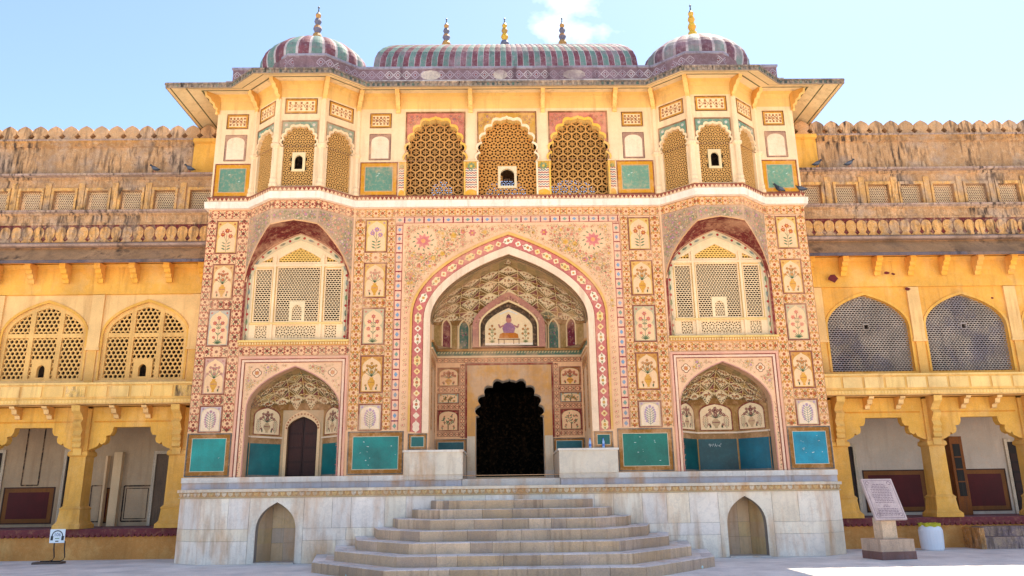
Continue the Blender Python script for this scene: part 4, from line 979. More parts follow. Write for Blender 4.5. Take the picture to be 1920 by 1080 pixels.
for s in (-1, 1):
    g = S(96, 134, 112) if s < 0 else S(108, 146, 120)
    for x0, x1, y0, y1 in ((3.60, 4.83, 11.18, 12.36), (8.40, 9.58, 11.18, 12.34)): ochre_panel(FRONT, min(s*x0, s*x1), max(s*x0, s*x1), y0, y1, g)
    for x0, x1 in ((3.86, 4.56), (8.63, 9.33)):
        lo, hi = sorted((s*x0, s*x1)); blank_niche(FRONT, lo, hi, 12.45, 13.38); frieze_panel(FRONT, lo-.01, hi+.01, 13.60, 14.14)
    # projecting bay, three faces with lattice windows
    bp_ = bay_plan(s); F3 = [seg(bp_[i], bp_[i+1]) for i in range(3)]
    for i, f in enumerate(F3):
        Ln = f.len; c = Ln/2; hw = .50 if i == 1 else .43
        bw_ = MB(); Hh = cusped(hw, 11.2, 12.60, 13.24, 4, c, .36, 4); bw_.plate(f, [rectl(0, Ln, 11.15, 14.85), Hh], -.16, 0, UW, S(236, 206, 160))
        bf = obj('bay_wall', bw_, PLAIN, G)
        sp_ = MB(); sp_.plate(f, [rectl(c-hw-.06, c+hw+.06, 12.55, 13.42), cusped(hw+.02, 12.56, 12.60, 13.26, 4, c, .36, 4)], 0, .005, S(106, 140, 118), back=False)
        sp_.band(f, cusped(hw+.06, 12.56, 12.60, 13.32, 4, c, .36, 4), cusped(hw, 12.56, 12.60, 13.24, 4, c, .36, 4), 0, .03, S(240, 206, 160))
        sp_.plate(f, [rectl(c-hw-.09, c+hw+.09, 12.55, 13.46), rectl(c-hw-.06, c+hw+.06, 12.545, 13.42)], 0, .022, S(140, 96, 66), back=False)
        for e in (-1, 1): sp_.flower(f, c+e*(hw-.06), 13.30, .06, 6, S(196, 200, 190), OCH, .008)
        obj('window_spandrel', sp_, PAINT, bf)
        frieze_panel(f, c-hw-.02, c+hw+.02, 13.70, 14.24, bf)
        jl = MB(); col = S(208, 156, 88)
        if i == 1:
            hexjali(jl, f, c-.54, c+.54, 11.2, 13.3, .18, .013, -.10, -.08, col, .017, True, (c-.2, c+.2, 11.73, 12.37))
            jl.plate(f, [rectl(c-.21, c+.21, 11.72, 12.38), arch(.13, 11.80, 12.12, 12.28, 6, c, .55, (.6, .95))], -.14, -.07, S(230, 200, 150))
        else: hexjali(jl, f, c-.5, c+.5, 11.2, 13.3, .18, .013, -.10, -.08, col, .017, True)
        obj('lattice', jl, JALI, bf)
        sl = MB(); sl.rect(f, 0, Ln, 11.1, 14.8, -.75, S(44, 28, 18)); obj('shade_backing', sl, PLAIN, bf)  # dark sheet standing in for the unlit space behind the lattice
    for k, (x, y) in enumerate(bp_):
        cl = MB(); cl.lathe(x, y, [(.15, 11.15), (.15, 11.24), (.12, 11.30), (.13, 11.40), (.105, 11.46), (.10, 12.48), (.16, 12.54), (.17, 12.60), (.11, 12.64), (.11, 13.55), (.10, 14.2)], 8, UW); obj('bay_column', cl, PLAIN, G)
# eave brackets
BPROF = [(0, 14.14), (.06, 14.14), (.09, 14.2), (.07, 14.32), (.16, 14.36), (.20, 14.48), (.30, 14.52), (.34, 14.62), (.46, 14.66), (.50, 14.80), (0, 14.80)]
def bracket(p, d, prof=BPROF, w=.14, col=S(236, 192, 116), par=None, mat=None):
    d = Vector((d[0], d[1], 0)).normalized(); sd_ = Vector((-d.y, d.x, 0)); m = MB()
    A = [Vector((p[0], p[1], 0))+d*o+Vector((0, 0, z))+sd_*w/2 for o, z in prof]; B = [a-sd_*w for a in A]
    m.face(A, S(214, 156, 76)); m.face(list(reversed(B)), S(214, 156, 76))
    for i in range(len(A)): m.face([A[i-1], B[i-1], B[i], A[i]], col)
    return obj('bracket', m, mat or PLAIN, par or G)
for x in (-3.63, -1.21, 1.21, 3.63): bracket((x, 0), (0, -1))
for s in (-1, 1):
    b_ = bay_plan(s)
    bracket(b_[0], (-.38, -.92)); bracket(b_[1], (-.38, -.92)); bracket(b_[2], (.38, -.92)); bracket(b_[3], (.38, -.92)); bracket((s*HW, 0), (s, -1))
# ---- eave, roof, parapet
ev = MB(); E1 = S(232, 204, 154); E2 = S(92, 88, 56)
sweep(ev, [(.0, 14.83, E1), (.40, 14.80, E2), (.44, 14.77, E2), (.46, 14.785, E1), (.78, 14.67, E2), (.82, 14.655, E1), (1.16, 14.51, E2), (1.19, 14.495, E1), (1.23, 14.43, S(150, 130, 110)), (1.26, 14.43, S(140, 124, 110)), (1.26, 14.54, S(120, 108, 104)), (.0, 15.22, S(120, 108, 104)), (-.2, 15.24, S(120, 108, 104))])
eave = obj('eave', ev, PLAIN, G)
eb = MB(); off = offset(PLAN, 1.262)
for i in range(len(off)-1):
    f = seg(off[i], off[i+1]); n = max(1, round(f.len/.16))
    for k in range(n): eb.box(f, k*f.len/n+.01, (k+.55)*f.len/n, 14.45, 14.54, 0, .02, random.choice([S(84, 104, 92), S(110, 100, 92), S(72, 84, 80)]))
    eb.box(f, 0, f.len, 14.54, 14.60, -.1, .03, S(120, 104, 92))
tag(obj('eave_edging', eb, OLD, eave), kind='stuff')
rf = MB(); pp = [(x, y) for x, y in offset(PLAN, -.1)]
rf.face([(x, y, 15.23) for x, y in pp], S(150, 130, 110)); rf.face([(x, y, 14.84) for x, y in pp], S(206, 170, 110)); obj('roof', rf, PLAIN, G)
pa = MB(); PC = S(128, 98, 100)
sweep(pa, [(-.12, 15.22, S(200, 190, 186)), (-.10, 15.46, S(200, 190, 186)), (-.20, 15.50, S(150, 120, 124)), (-.26, 15.52, PC), (-.26, 15.96, S(176, 166, 176)), (-.22, 15.98, S(150, 146, 160)), (-.22, 16.05, S(150, 146, 160)), (-.48, 16.05, PC), (-.48, 15.3, PC)])
par = obj('parapet', pa, DOME, G)
pt = MB(); off = offset(PLAN, -.26)
for i in range(len(off)-1):
    f = seg(off[i], off[i+1]); n = max(1, round(f.len/.30)); p = f.len/n
    for k in range(n):
        a = (k+.5)*p; c1 = random.choice([S(196, 176, 180), S(180, 160, 168), S(206, 190, 186)])
        pt.st(f, [(a-p*.5, 15.74), (a, 15.90), (a+p*.5, 15.74), (a, 15.58), (a-p*.5, 15.74)], .03, c1, .004)
        pt.st(f, [(a-p*.22, 15.74), (a, 15.82), (a+p*.22, 15.74), (a, 15.66), (a-p*.22, 15.74)], .025, c1, .004)
        pt.dot(f, a, 15.74, .025, S(150, 60, 60), .005)
for x, w in ((-2.6, .35), (2.35, .4), (-.2, .25), (6.4, .18), (-6.7, .2)):
    pt.dot(at(0, .26), x, 15.73, .19, S(206, 186, 166), .006, 10, w/.19*1.0)
obj('parapet_pattern', pt, DOME, par)
# interior of the upper storey
up2 = MB(); BW = at(0, 4.6); hl = [arch(h, 11.3, 13.3, 13.8, 6, c, .55, (.6, .9)) for c, h in ((-2.55, .42), (-.02, .8), (2.55, .95))]
up2.plate(BW, [rectl(-9.6, 9.6, 11.1, 14.9)]+hl, -.3, 0, S(120, 84, 50))
up2.face([(-9.6, .3, 11.14), (9.6, .3, 11.14), (9.6, 6.2, 11.14), (-9.6, 6.2, 11.14)], S(180, 160, 140))
for s in (-1, 1): up2.rect(Fr((s*4.9, .36, 0), (0, 1, 0), (-s, 0, 0)), 0, 4.2, 11.1, 14.85, 0, S(110, 76, 46))
obj('upper_room', up2, PLAIN, G)
for c, h in ((-2.55, .42), (-.02, .8), (2.55, .95)):
    q = MB(); hexjali(q, BW, c-h, c+h, 11.3, 13.85, .20, .026, -.18, -.14, S(150, 104, 60), .022, True); obj('rear_lattice', q, JALI, G)

# ---- domes
MAR = S(118, 66, 74); GRN = S(104, 132, 122); DW = S(186, 172, 170)
def ribdome(cx, cy, rx, ry, z0, h, n, mar, grn, name='dome'):
    m = MB(); prof = []
    for k in range(13):
        t = k/12; a = t*PI/2
        r = math.cos(a)**.80 if k < 12 else .12
        r *= 1+.05*math.sin(PI*min(1, t*2.2)) ; prof.append((max(r, .12), z0+h*math.sin(a)**.95))
    prof.insert(0, (.95, z0-.25))
    sub = [0, .10, .3, .5, .7, .90]
    rings = []
    for r, z in prof:
        ring = []
        for i in range(n):
            for q in sub:
                g = 2*PI*(i+q)/n; bulge = 1+.028*math.sin(PI*max(0, (q-.05)/.9)) if q > .05 else 1
                ring.append((cx+rx*r*bulge*math.cos(g), cy+ry*r*bulge*math.sin(g), z))
        rings.append(ring)
    def col(i, j):
        k, q = divmod(i, 6)
        if q == 0 or q == 5: return DW
        return (mar if k % 2 else grn)
    m.loft(rings, col, True); m.face(rings[-1], MAR); return obj(name, m, DOME, G)
def finial(cx, cy, z0, h, cols, parent, k=1.0):
    m = MB(); P = [(.20, 0), (.22, .04), (.12, .07), (.15, .13), (.19, .2), (.15, .27), (.09, .30), (.12, .34), (.165, .40), (.13, .47), (.08, .5), (.10, .54), (.14, .59), (.11, .65), (.07, .68), (.10, .72), (.11, .76), (.06, .81), (.03, .84), (.02, .93), (.045, .955), (.02, .98), (.005, 1.0)]
    m.lathe(cx, cy, [(r*k, z0+t*h, cols[min(len(cols)-1, int(t*len(cols)))]) for r, t in P], 10, cols[0]); return obj('finial', m, GOLD, parent, True)
def petals(cx, cy, rx, ry, z, n, h, parent):
    m = MB()
    for i in range(n):
        g = 2*PI*i/n; o = Vector((cx+rx*math.cos(g), cy+ry*math.sin(g), z)); d = Vector((math.cos(g), math.sin(g), 0)); sdv = Vector((-d.y, d.x, 0))*.085
        tip = o+d*.13+Vector((0, 0, h))
        for q in (o-sdv, o+sdv): m.face([q, tip, o-d*.06+Vector((0, 0, h*.35))], S(92, 56, 70))
        m.face([o-sdv, o+sdv, tip], S(104, 62, 76))
    obj('lotus_crown', m, DOME, parent)
GB = [S(110, 90, 96), S(176, 130, 60), S(96, 92, 116), S(170, 120, 70), S(92, 90, 110), S(180, 130, 60), S(70, 84, 92), S(50, 56, 60)]
YB_ = [S(206, 158, 30), S(214, 166, 34), S(206, 150, 26), S(214, 170, 40), S(200, 150, 30), S(206, 160, 40), S(60, 70, 60), S(50, 60, 60)]
MX = [S(190, 140, 40), S(92, 96, 120), S(206, 160, 30), S(206, 160, 30), S(170, 130, 50), S(206, 160, 30), S(80, 84, 84), S(60, 64, 66)]
for s in (-1, 1):
    d = ribdome(s*6.80, 1.05, 1.80, 1.55, 16.0, 1.42, 26, MAR if s < 0 else S(104, 66, 76), GRN if s < 0 else S(120, 134, 128))
    petals(s*6.80, 1.05, .34, .32, 17.42, 10, .14, d)
    finial(s*6.80, 1.05, 17.45, 1.62, GB if s < 0 else YB_, d, .95)
    d2 = ribdome(s*6.75, 5.2, 1.6, 1.4, 16.8, 1.75, 20, MAR, GRN); finial(s*6.60, 5.2, 18.55, .8, YB_ if s < 0 else GB, d2, .8)
    dm = MB(); dm.lathe(s*6.70, 1.05, [(1.68, 15.2), (1.70, 15.95)], 24, PC); obj('dome_drum', dm, DOME, G); dm = MB(); dm.lathe(s*6.75, 5.2, [(1.5, 15.2), (1.5, 16.9)], 16, PC); obj('dome_drum', dm, DOME, G)
cd = MB(); NS = 46; YC = 2.2; sub = [0, .09, .5, .91]
us = [-1+2*(i+q)/NS for i in range(NS) for q in sub]+[1.0]
rings = []
for k in range(19):
    v = PI*k/18; cv, sv = abs(math.cos(v)), math.sin(v); ring = []
    for idx, u in enumerate(us):
        bul = .045*math.sin(PI*((idx % 4)/4+.1)) if idx % 4 in (1, 2, 3) else 0
        x = u*(3.05+1.63*(1-(1-cv**1.7)**.55)) if True else 0
        zf = sv**.8; x = u*(3.05+1.63*(1-zf**4)**.6)
        edge = 1-.0*abs(u)**8
        ring.append((x, YC-1.45*math.cos(v), 15.95+1.95*zf+bul*sv))
    rings.append(ring)
cd.loft(rings, lambda i, j: DW if i % 4 in (0, 3) and i % 4 != 3 else (MAR if (i//4) % 2 else GRN))
for e in (0, -1):
    c_ = Vector((rings[9][e][0]*1.02, YC, 16.2))
    for k in range(18): cd.face([rings[k][e], rings[k+1][e], c_], GRN)
cdo = obj('bangla_roof', cd, DOME, G)
cr = MB()
for i in range(26):
    x = -2.95+i*.236; o = Vector((x, YC, 17.88))
    cr.face([o+Vector((-.1, -.12, 0)), o+Vector((.1, -.12, 0)), o+Vector((.0, -.2, .14))], S(92, 50, 64)); cr.face([o+Vector((-.1, -.12, 0)), o+Vector((0, -.2, .14)), o+Vector((0, .05, .06))], S(92, 50, 64)); cr.face([o+Vector((.1, -.12, 0)), o+Vector((0, -.2, .14)), o+Vector((0, .05, .06))], S(84, 46, 60))
for e in (-1, 1):
    cr.face([(e*2.9, YC-.12, 17.9), (e*3.35, YC-.05, 18.08), (e*3.1, YC, 17.88)], S(92, 50, 64)); cr.face([(e*2.9, YC+.1, 17.9), (e*3.35, YC-.05, 18.08), (e*2.9, YC-.12, 17.9)], S(92, 50, 64))
obj('ridge_crest', cr, DOME, cdo)
for x, c in ((-2.23, GB), (-.02, MX), (2.17, GB)): finial(x, YC, 17.92, 1.42, c, cdo, .9)
#@@PART4
# ------------------------------------------------------------------ palace wings left and right of the gate
WY = 1.3; WF0 = at(0, WY)
MERL = [(-.256, 0), (.256, 0), (.256, .02), (.145, .12), (.25, .225), (.25, .32), (.20, .41), (.11, .475), (0, .53), (-.11, .475), (-.20, .41), (-.25, .32), (-.25, .225), (-.145, .12), (-.256, .02)]
OC = S(226, 168, 74); OC2 = S(234, 188, 124); OW = S(188, 142, 98); SILL = S(170, 140, 124)
merlon_me = None; cren_me = None; jali_me = None
for s in (-1, 1):
    nm = 'left' if s < 0 else 'right'
    Wg = thing('palace_wing', 'ochre two-storey wing with %s and battlements' % ('honeycomb pierced windows' if s < 0 else 'grey grid screens in its arches'), 'building', (s*14.0, WY, 0), 'wings flanking the gate')
    X0, X1 = 9.42, 23.0
    def ab(x0, x1): return (min(s*x0, s*x1), max(s*x0, s*x1))
    def ext(mb, prof, x0=X0, x1=X1):
        lo, hi = ab(x0, x1)
        for i in range(len(prof)-1):
            (c0, z0, col), (c1, z1, _) = prof[i], prof[i+1]; mb.face([WF0(lo, z0, c0), WF0(hi, z0, c0), WF0(hi, z1, c1), WF0(lo, z1, c1)], col)
    # platform
    m = MB(); ext(m, [(0, 0, S(200, 138, 74)), (0, .72, S(200, 138, 74))]); obj('platform', m, OCHRE, Wg)
    m = MB(); ext(m, [(0, .72, S(112, 52, 56)), (.10, .74, S(112, 52, 56)), (.10, .90, S(128, 92, 96)), (-5, .905, S(150, 138, 138))])
    lo, hi = ab(X0, X1); n = int((hi-lo)/.17)
    for k in range(n):
        a = lo+(k+.5)*.17; m.plate(WF0, [[(a-.085, .745), (a-.06, .68), (a, .655), (a+.06, .68), (a+.085, .745)]], .0, .09, S(112, 48, 52), back=False)
    obj('platform_edge', m, EAVE if False else PLAIN, Wg)
    # pillars with carved brackets
    for px in (10.42, 13.5, 16.6, 19.7):
        m = MB(); f = Fr((s*px, WY, 0), (1, 0, 0), (0, -1, 0)); pc = S(222, 164, 76)
        def ring(hx, z, hy=None): hy = hy or hx; return [(s*px-hx, WY-.02-hy+.25, z), (s*px+hx, WY-.02-hy+.25, z), (s*px+hx, WY-.02+hy+.25, z), (s*px-hx, WY-.02+hy+.25, z)]
        m.loft([ring(.42, .905), ring(.42, 1.02), ring(.38, 1.06), ring(.34, 1.12), ring(.31, 1.45), ring(.33, 1.5), ring(.26, 1.58), ring(.25, 3.05), ring(.31, 3.1), ring(.30, 3.2), ring(.25, 3.25), ring(.25, 4.55)], pc, True); pil = obj('pillar', m, OCHRE, Wg)
        prof = [(0, 3.08), (.09, 3.1), (.10, 3.3), (.20, 3.34), (.16, 3.46), (.22, 3.52), (.18, 3.62), (.26, 3.70), (.18, 3.86), (.28, 3.98), (.34, 4.08), (.22, 4.2), (.34, 4.34), (.48, 4.44), (.52, 4.6), (0, 4.6)]
        bracket((s*px, WY-.02), (0, -1), prof, .26, S(226, 176, 92), pil, OCHRE)
    # beam with bracketed openings
    m = MB(); xs = [10.42, 13.5, 16.6, 19.7, 22.8]
    for i in range(4):
        a, b = xs[i]+.24, xs[i+1]-.24
        L_ = [(0, 3.26), (.12, 3.30), (.28, 3.38), (.33, 3.49), (.38, 3.43), (.50, 3.49), (.535, 3.60), (.51, 3.70), (.64, 3.72), (.70, 3.82), (.72, 3.97)]
        pts = [(a+x, z) for x, z in L_]+[(b-x, z) for x, z in reversed(L_)]+[(b, 4.6), (a, 4.6)]
        pts = [(s*x, z) for x, z in pts]
        m.plate(WF0, [pts], -.32, -.06, OC); m.plate(WF0, [[(s*x, z) for x, z in ((a+.1, 4.12), (b-.1, 4.12), (b-.1, 4.16), (a+.1, 4.16))]], -.07, -.04, S(214, 140, 44), back=False)
    obj('arcade_beam', m, OCHRE, Wg)
    m = MB(); lo, hi = ab(X0, X1); m.face([(lo, WY-.45, 4.62), (hi, WY-.45, 4.62), (hi, 5.2, 4.62), (lo, 5.2, 4.62)], S(200, 140, 60)); m.face([(lo, WY-.1, 4.61), (hi, WY-.1, 4.61), (hi, WY-.45, 4.61), (lo, WY-.45, 4.61)], OC); obj('arcade_ceiling', m, OCHRE, Wg)
    # balcony front: bead course, small brackets, panels
    m = MB(); ext(m, [(.3, 4.60, OC2), (.46, 4.63, OC2), (.50, 4.66, S(232, 180, 96)), (.50, 4.78, S(232, 180, 96)), (.46, 4.80, S(226, 176, 96)), (.46, 5.24, S(232, 188, 110)), (.50, 5.25, S(232, 190, 116)), (.50, 5.31, S(226, 190, 126)), (-.3, 5.32, S(190, 150, 110))]); bal = obj('balcony_front', m, OCHRE, Wg)
    m = MB(); n = int((X1-X0)/.105); lo, hi = ab(X0, X1)
    for k in range(n): a = lo+(k+.5)*.105; m.poly(WF0, [(a-.045, 4.70), (a+.02, 4.67), (a+.045, 4.74), (a-.02, 4.77)], .505, S(240, 196, 120))
    tag(obj('bead_course', m, OCHRE, bal), kind='stuff')
    for k in range(19):
        x = 9.9+k*.68
        m = MB(); lo, hi = ab(x, x+.60); c_ = random.choice([S(236, 190, 114), S(234, 186, 106), S(236, 192, 118)]) if s < 0 else random.choice([S(238, 200, 134), S(236, 194, 122)])
        m.box(WF0, lo, hi, 4.86, 5.20, .455, .485, c_); obj('balcony_panel', m, OCHRE if k % 5 else OLD if s < 0 and k < 6 else OCHRE, bal)
    for x in (11.45, 12.45, 14.55, 15.55, 17.6, 18.6): bracket((s*x, WY+.06), (0, -1), [(0, 4.22), (.10, 4.24), (.14, 4.34), (.30, 4.38), (.34, 4.5), (.46, 4.54), (.48, 4.60), (0, 4.60)], .16, OC2, bal, OCHRE)
    # first-floor wall with arched windows
    FY = WY+.3; FF = at(0, FY); m = MB(); lo, hi = ab(X0, X1); wins = (12.0, 15.3, 18.6)
    WA = [arch(1.37, 5.5, 7.0, 8.10, 10, s*w, .42, (.62, .78)) for w in wins]
    m.plate(FF, [rectl(lo, hi, 5.25, 9.5)]+WA, -.3, 0, OC2 if s < 0 else S(228, 164, 72)); obj('wall', m, OCHRE, Wg)
    for w in (10.36, 13.65, 16.95, 20.25):
        m = MB(); lo, hi = ab(w-.20, w+.20); m.box(FF, lo, hi, 6.55, 8.35, 0, .07, OC2); m.box(FF, lo-.03, hi+.03, 6.48, 6.56, 0, .09, OC2); lo, hi = ab(w-.14, w+.14); m.box(FF, lo, hi, 5.3, 6.48, 0, .05, S(224, 170, 90)); obj('pilaster', m, OCHRE, Wg)
    m = MB(); ext(m, [(-.3, 8.36, OC), (-.22, 8.37, OC), (-.22, 8.62, OC), (-.2, 9.25, OC), (-.05, 9.36, OC)]); obj('frieze', m, OCHRE, Wg)
    for k, w in enumerate(wins):
        f = Fr((s*w, FY, 0), (1, 0, 0), (0, -1, 0)); wc = S(230, 180, 106)
        rim = MB(); rim.band(f, arch(1.44, 5.5, 7.02, 8.2, 10, 0, .42, (.62, .78)), arch(1.37, 5.5, 7.0, 8.10, 10, 0, .42, (.62, .78)), -.01, .03, OC); wo_ = obj('arched_window', rim, OCHRE, Wg)
        j = MB()
        if s < 0:
            hexjali(j, f, -1.40, 1.42, 5.5, 8.1, .152, .020, -.16, -.10, wc, ex=(-.28, .28, 5.4, 6.14))
            j.plate(f, [rectl(-.31, .31, 5.46, 6.21), arch(.13, 5.62, 5.86, 6.03, 5, 0, .55, (.6, .95))], -.2, -.07, wc)
        else:
            gc = S(176, 160, 146); h = 7.02
            brickjali(j, f, -1.42, 1.42, 5.5, 8.12, .11, .066, .022, -.15, -.13, gc, (-.085, .085, h-.085, h+.085))
            j.plate(f, [rectl(-.10, .10, h-.10, h+.10), rectl(-.075, .075, h-.075, h+.075)], -.2, -.11, gc)
        obj('lattice', j, JALI if s < 0 else SCREEN, wo_)
        if s < 0:
            fr_ = MB()
            for x in (-.47, .47): fr_.box(f, x-.075, x+.075, 5.5, 7.98, -.2, -.06, wc)
            fr_.box(f, -1.38, 1.38, 6.93, 7.07, -.2, -.065, wc); fr_.box(f, -1.38, 1.38, 5.46, 5.58, -.2, -.056, wc)
            for x in (-1.33, 1.33): fr_.box(f, x-.07, x+.07, 5.5, 7.02, -.2, -.058, wc)
            A1 = arch(1.38, 6.9, 7.0, 8.11, 10, 0, .42, (.62, .78)); A2 = arch(1.24, 6.9, 7.0, 7.95, 10, 0, .42, (.62, .78)); fr_.band(f, A1, A2, -.19, -.053, wc)
            obj('window_frame', fr_, OCHRE, wo_)
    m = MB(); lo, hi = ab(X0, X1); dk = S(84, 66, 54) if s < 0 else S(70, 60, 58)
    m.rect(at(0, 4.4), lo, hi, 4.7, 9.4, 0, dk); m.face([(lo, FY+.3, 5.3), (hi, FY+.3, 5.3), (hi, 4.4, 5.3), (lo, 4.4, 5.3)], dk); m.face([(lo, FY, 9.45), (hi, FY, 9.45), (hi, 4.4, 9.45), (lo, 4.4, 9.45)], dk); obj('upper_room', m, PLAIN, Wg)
    if s > 0:                                            # maroon underpaint showing through flaked plaster
        for cx_, cz_, rr_, n_ in ((10.92, 8.62, .17, 11), (12.78, 8.80, .07, 7), (12.98, 8.76, .05, 6), (13.48, 8.28, .07, 7), (16.35, 7.95, .04, 6)):
            q = MB(); f_ = at(0, FY-(.235 if cz_ > 8.4 else .075 if abs(cx_-13.6) < .25 else .004)); q.poly(f_, [(cx_+rr_*random.uniform(.6, 1.15)*math.cos(2*PI*i/n_)*(1.0 if rr_ > .1 else 1.5), cz_+rr_*random.uniform(.6, 1.1)*math.sin(2*PI*i/n_)) for i in range(n_)], .0, S(104, 26, 24)); obj('flaked_patch', q, DPAINT, Wg)
    # big sloping eave with brackets
    m = MB(); DKE = S(178, 132, 90)
    ext(m, [(-.3, 9.40, S(226, 150, 40)), (.30, 9.36, S(226, 150, 40)), (.60, 9.21, S(96, 82, 84))])
    obj('eave_soffit', m, OCHRE, Wg)
    m = MB(); ext(m, [(.60, 9.21, S(104, 92, 96)), (.63, 9.22, S(104, 92, 96)), (.63, 9.31, S(110, 98, 100)), (.58, 9.33, DKE), (.02, 9.90, DKE), (.02, 9.92, SILL), (.14, 9.925, SILL), (.20, 9.94, SILL), (.22, 10.0, SILL), (.16, 10.06, SILL), (.0, 10.09, S(120, 60, 56))]); obj('eave', m, EAVE, Wg)
    EP = [(0, 8.70), (.06, 8.70), (.08, 8.82), (.16, 8.86), (.17, 8.96), (.27, 9.0), (.28, 9.10), (.38, 9.14), (.40, 9.30), (0, 9.34)]
    for k in range(11): bracket((s*(10.15+1.137*k), FY-.22), (0, -1), EP, .20, S(230, 166, 62), Wg, OCHRE)
    # crenel frieze
    m = MB(); ext(m, [(0, 10.08, S(112, 44, 42)), (0, 10.72, S(112, 44, 42)), (.03, 10.73, OW), (.03, 10.80, OW), (.0, 10.82, OW), (0, 11.06, OW), (.06, 11.10, OW), (.06, 11.14, SILL), (.14, 11.18, SILL), (.14, 11.24, SILL), (-.1, 11.26, SILL)]); fz = obj('frieze_band', m, OLD, Wg)
    if cren_me is None:
        q = MB(); q.plate(Fr((0, 0, 0), (1, 0, 0), (0, -1, 0)), [[(x*.69, z*1.08) for x, z in [(-.256, 0), (.256, 0), (.256, .02), (.14, .10), (.225, .19), (.256, .29), (.24, .39), (.17, .465), (.06, .50), (-.06, .50), (-.17, .465), (-.24, .39), (-.256, .29), (-.225, .19), (-.14, .10), (-.256, .02)]]], -.01, .028, S(214, 156, 90), back=False); cren_me = mesh('crenel', q, OLD)
    for k in range(34): link('crenel', cren_me, fz, (s*(9.88+.371*k), WY, 10.12))
    # pierced row
    m = MB(); cs = [10.55]+[11.78+1.142*k for k in range(9)]; lo, hi = ab(X0, X1)
    H_ = [rectl(*ab(c-.36, c+.36), 11.27, 12.02) for c in cs]
    m.plate(at(0, WY+.1), [rectl(lo, hi, 11.2, 12.45)]+H_, -.3, 0, OW); ext(m, [(-.1, 12.40, OW), (-.04, 12.44, OW), (-.04, 12.50, SILL), (.10, 12.53, SILL), (.10, 12.60, SILL), (-.2, 12.63, SILL)]); pr_ = obj('pierced_wall', m, OLD, Wg)
    if jali_me is None:
        q = MB(); hexjali(q, Fr((0, 0, 0), (1, 0, 0), (0, -1, 0)), -.38, .38, 0, 1.0, .072, .0095, -.018, 0, S(220, 190, 150)); jali_me = mesh('lattice', q, JALI)
    for c in cs:
        m = MB(); f = at(s*c, WY+.1); m.plate(f, [rectl(-.44, .44, 11.26, 12.12), rectl(-.36, .36, 11.262, 12.02)], 0, .05, S(218, 162, 92), back=False); o = obj('pierced_window', m, OLD, pr_)
        link('lattice', jali_me, o, (s*c, WY+.22, 11.26))
    m = MB()
    for i in range(len(cs)-1):
        x = (cs[i]+cs[i+1])/2; q = MB(); lo, hi = ab(x-.10, x+.10); q.box(at(0, WY+.1), lo, hi, 11.26, 12.30, 0, .035, S(214, 160, 96)); obj('pilaster_strip', q, OLD, pr_)
    q = MB(); lo, hi = ab(11.3, X1); q.box(at(0, 5.0), lo, hi, 11.0, 14.3, -.2, 0, S(84, 60, 44)); obj('sky_blocking_wall', q, OLD, Wg)  # unseen dark wall added to keep bright sky out of the lattice holes
    q = MB(); lo, hi = ab(X0, X1); q.face([(lo, WY, 11.2), (hi, WY, 11.2), (hi, 6, 11.2), (lo, 6, 11.2)], S(170, 140, 110)); obj('terrace_floor', q, OLD, Wg)
    # upper wall, cornice, battlements
    m = MB(); ext(m, [(-.2, 12.6, OW), (-.2, 13.68, OW)], 11.0); ext(m, [(-.2, 13.68, OW), (-.12, 13.72, S(180, 130, 80)), (-.12, 13.86, S(190, 140, 84)), (-.05, 13.90, SILL), (-.05, 13.96, SILL), (-.5, 13.97, SILL), (-.5, 12.6, OW)], 11.0); obj('upper_wall', m, OLD, Wg)
    m = MB(); ext(m, [(-.19, 12.6, OC), (-.19, 13.80, OC), (-.06, 13.84, OC), (-.06, 13.965, OC), (-.5, 13.97, OC), (-.5, 12.6, OC)], X0, 10.995); obj('upper_wall', m, OCHRE, Wg)
    if merlon_me is None:
        q = MB(); q.plate(Fr((0, 0, 0), (1, 0, 0), (0, -1, 0)), [[(x*1.03, z) for x, z in MERL]], -.30, 0, S(202, 154, 108)); merlon_me = mesh('merlon', q, OLD)
    for k in range(25): link('merlon', merlon_me, Wg, (s*(10.0+.535*k), WY+.12, 13.97))
    # arcade interior, its dimness put into a lowered wall colour
    IY = 3.7; IF = at(0, IY); CRW = S(184, 160, 132) if s < 0 else S(204, 190, 176)
    m = MB(); lo, hi = ab(X0, X1)
    m.rect(IF, lo, hi, .9, 4.62, 0, CRW); m.rect(Fr((s*9.66, WY, 0), (0, 1, 0), (s, 0, 0)), 0, IY-WY, .9, 4.62, 0, CRW); inner = obj('arcade_back_wall', m, PLAIN, Wg)
    def door(x0, x1, z1, dark=S(34, 22, 20), leaf=False):
        q = MB(); lo, hi = ab(x0, x1); q.plate(IF, [[(lo-.1, .9), (lo, .9), (lo, z1), (hi, z1), (hi, .9), (hi+.1, .9), (hi+.1, z1+.1), (lo-.1, z1+.1)]], 0, .06, S(206, 190, 168)); q.rect(IF, lo, hi, .9, z1, .01, dark)
        if leaf:
            for k in range(6):
                for e in (0, 1): w_ = (hi-lo)/2; q.box(IF, lo+e*w_+.05, lo+(e+1)*w_-.05, 1.0+k*.33, 1.25+k*.33, .01, .04, S(50, 26, 22))
        return obj('doorway', q, WOOD, inner)
    def dado(x0, x1, z1):
        q = MB(); lo, hi = ab(x0, x1); q.plate(IF, [rectl(lo, hi, 1.0, z1), rectl(lo+.04, hi-.04, 1.04, z1-.04)], 0, .02, S(70, 44, 34), back=False); q.rect(IF, lo+.04, hi-.04, 1.04, z1-.04, .006, S(128, 78, 30)); q.rect(IF, lo+.18, hi-.18, 1.17, z1-.17, .012, S(84, 18, 22)); return obj('dado_panel', q, DPAINT, inner)
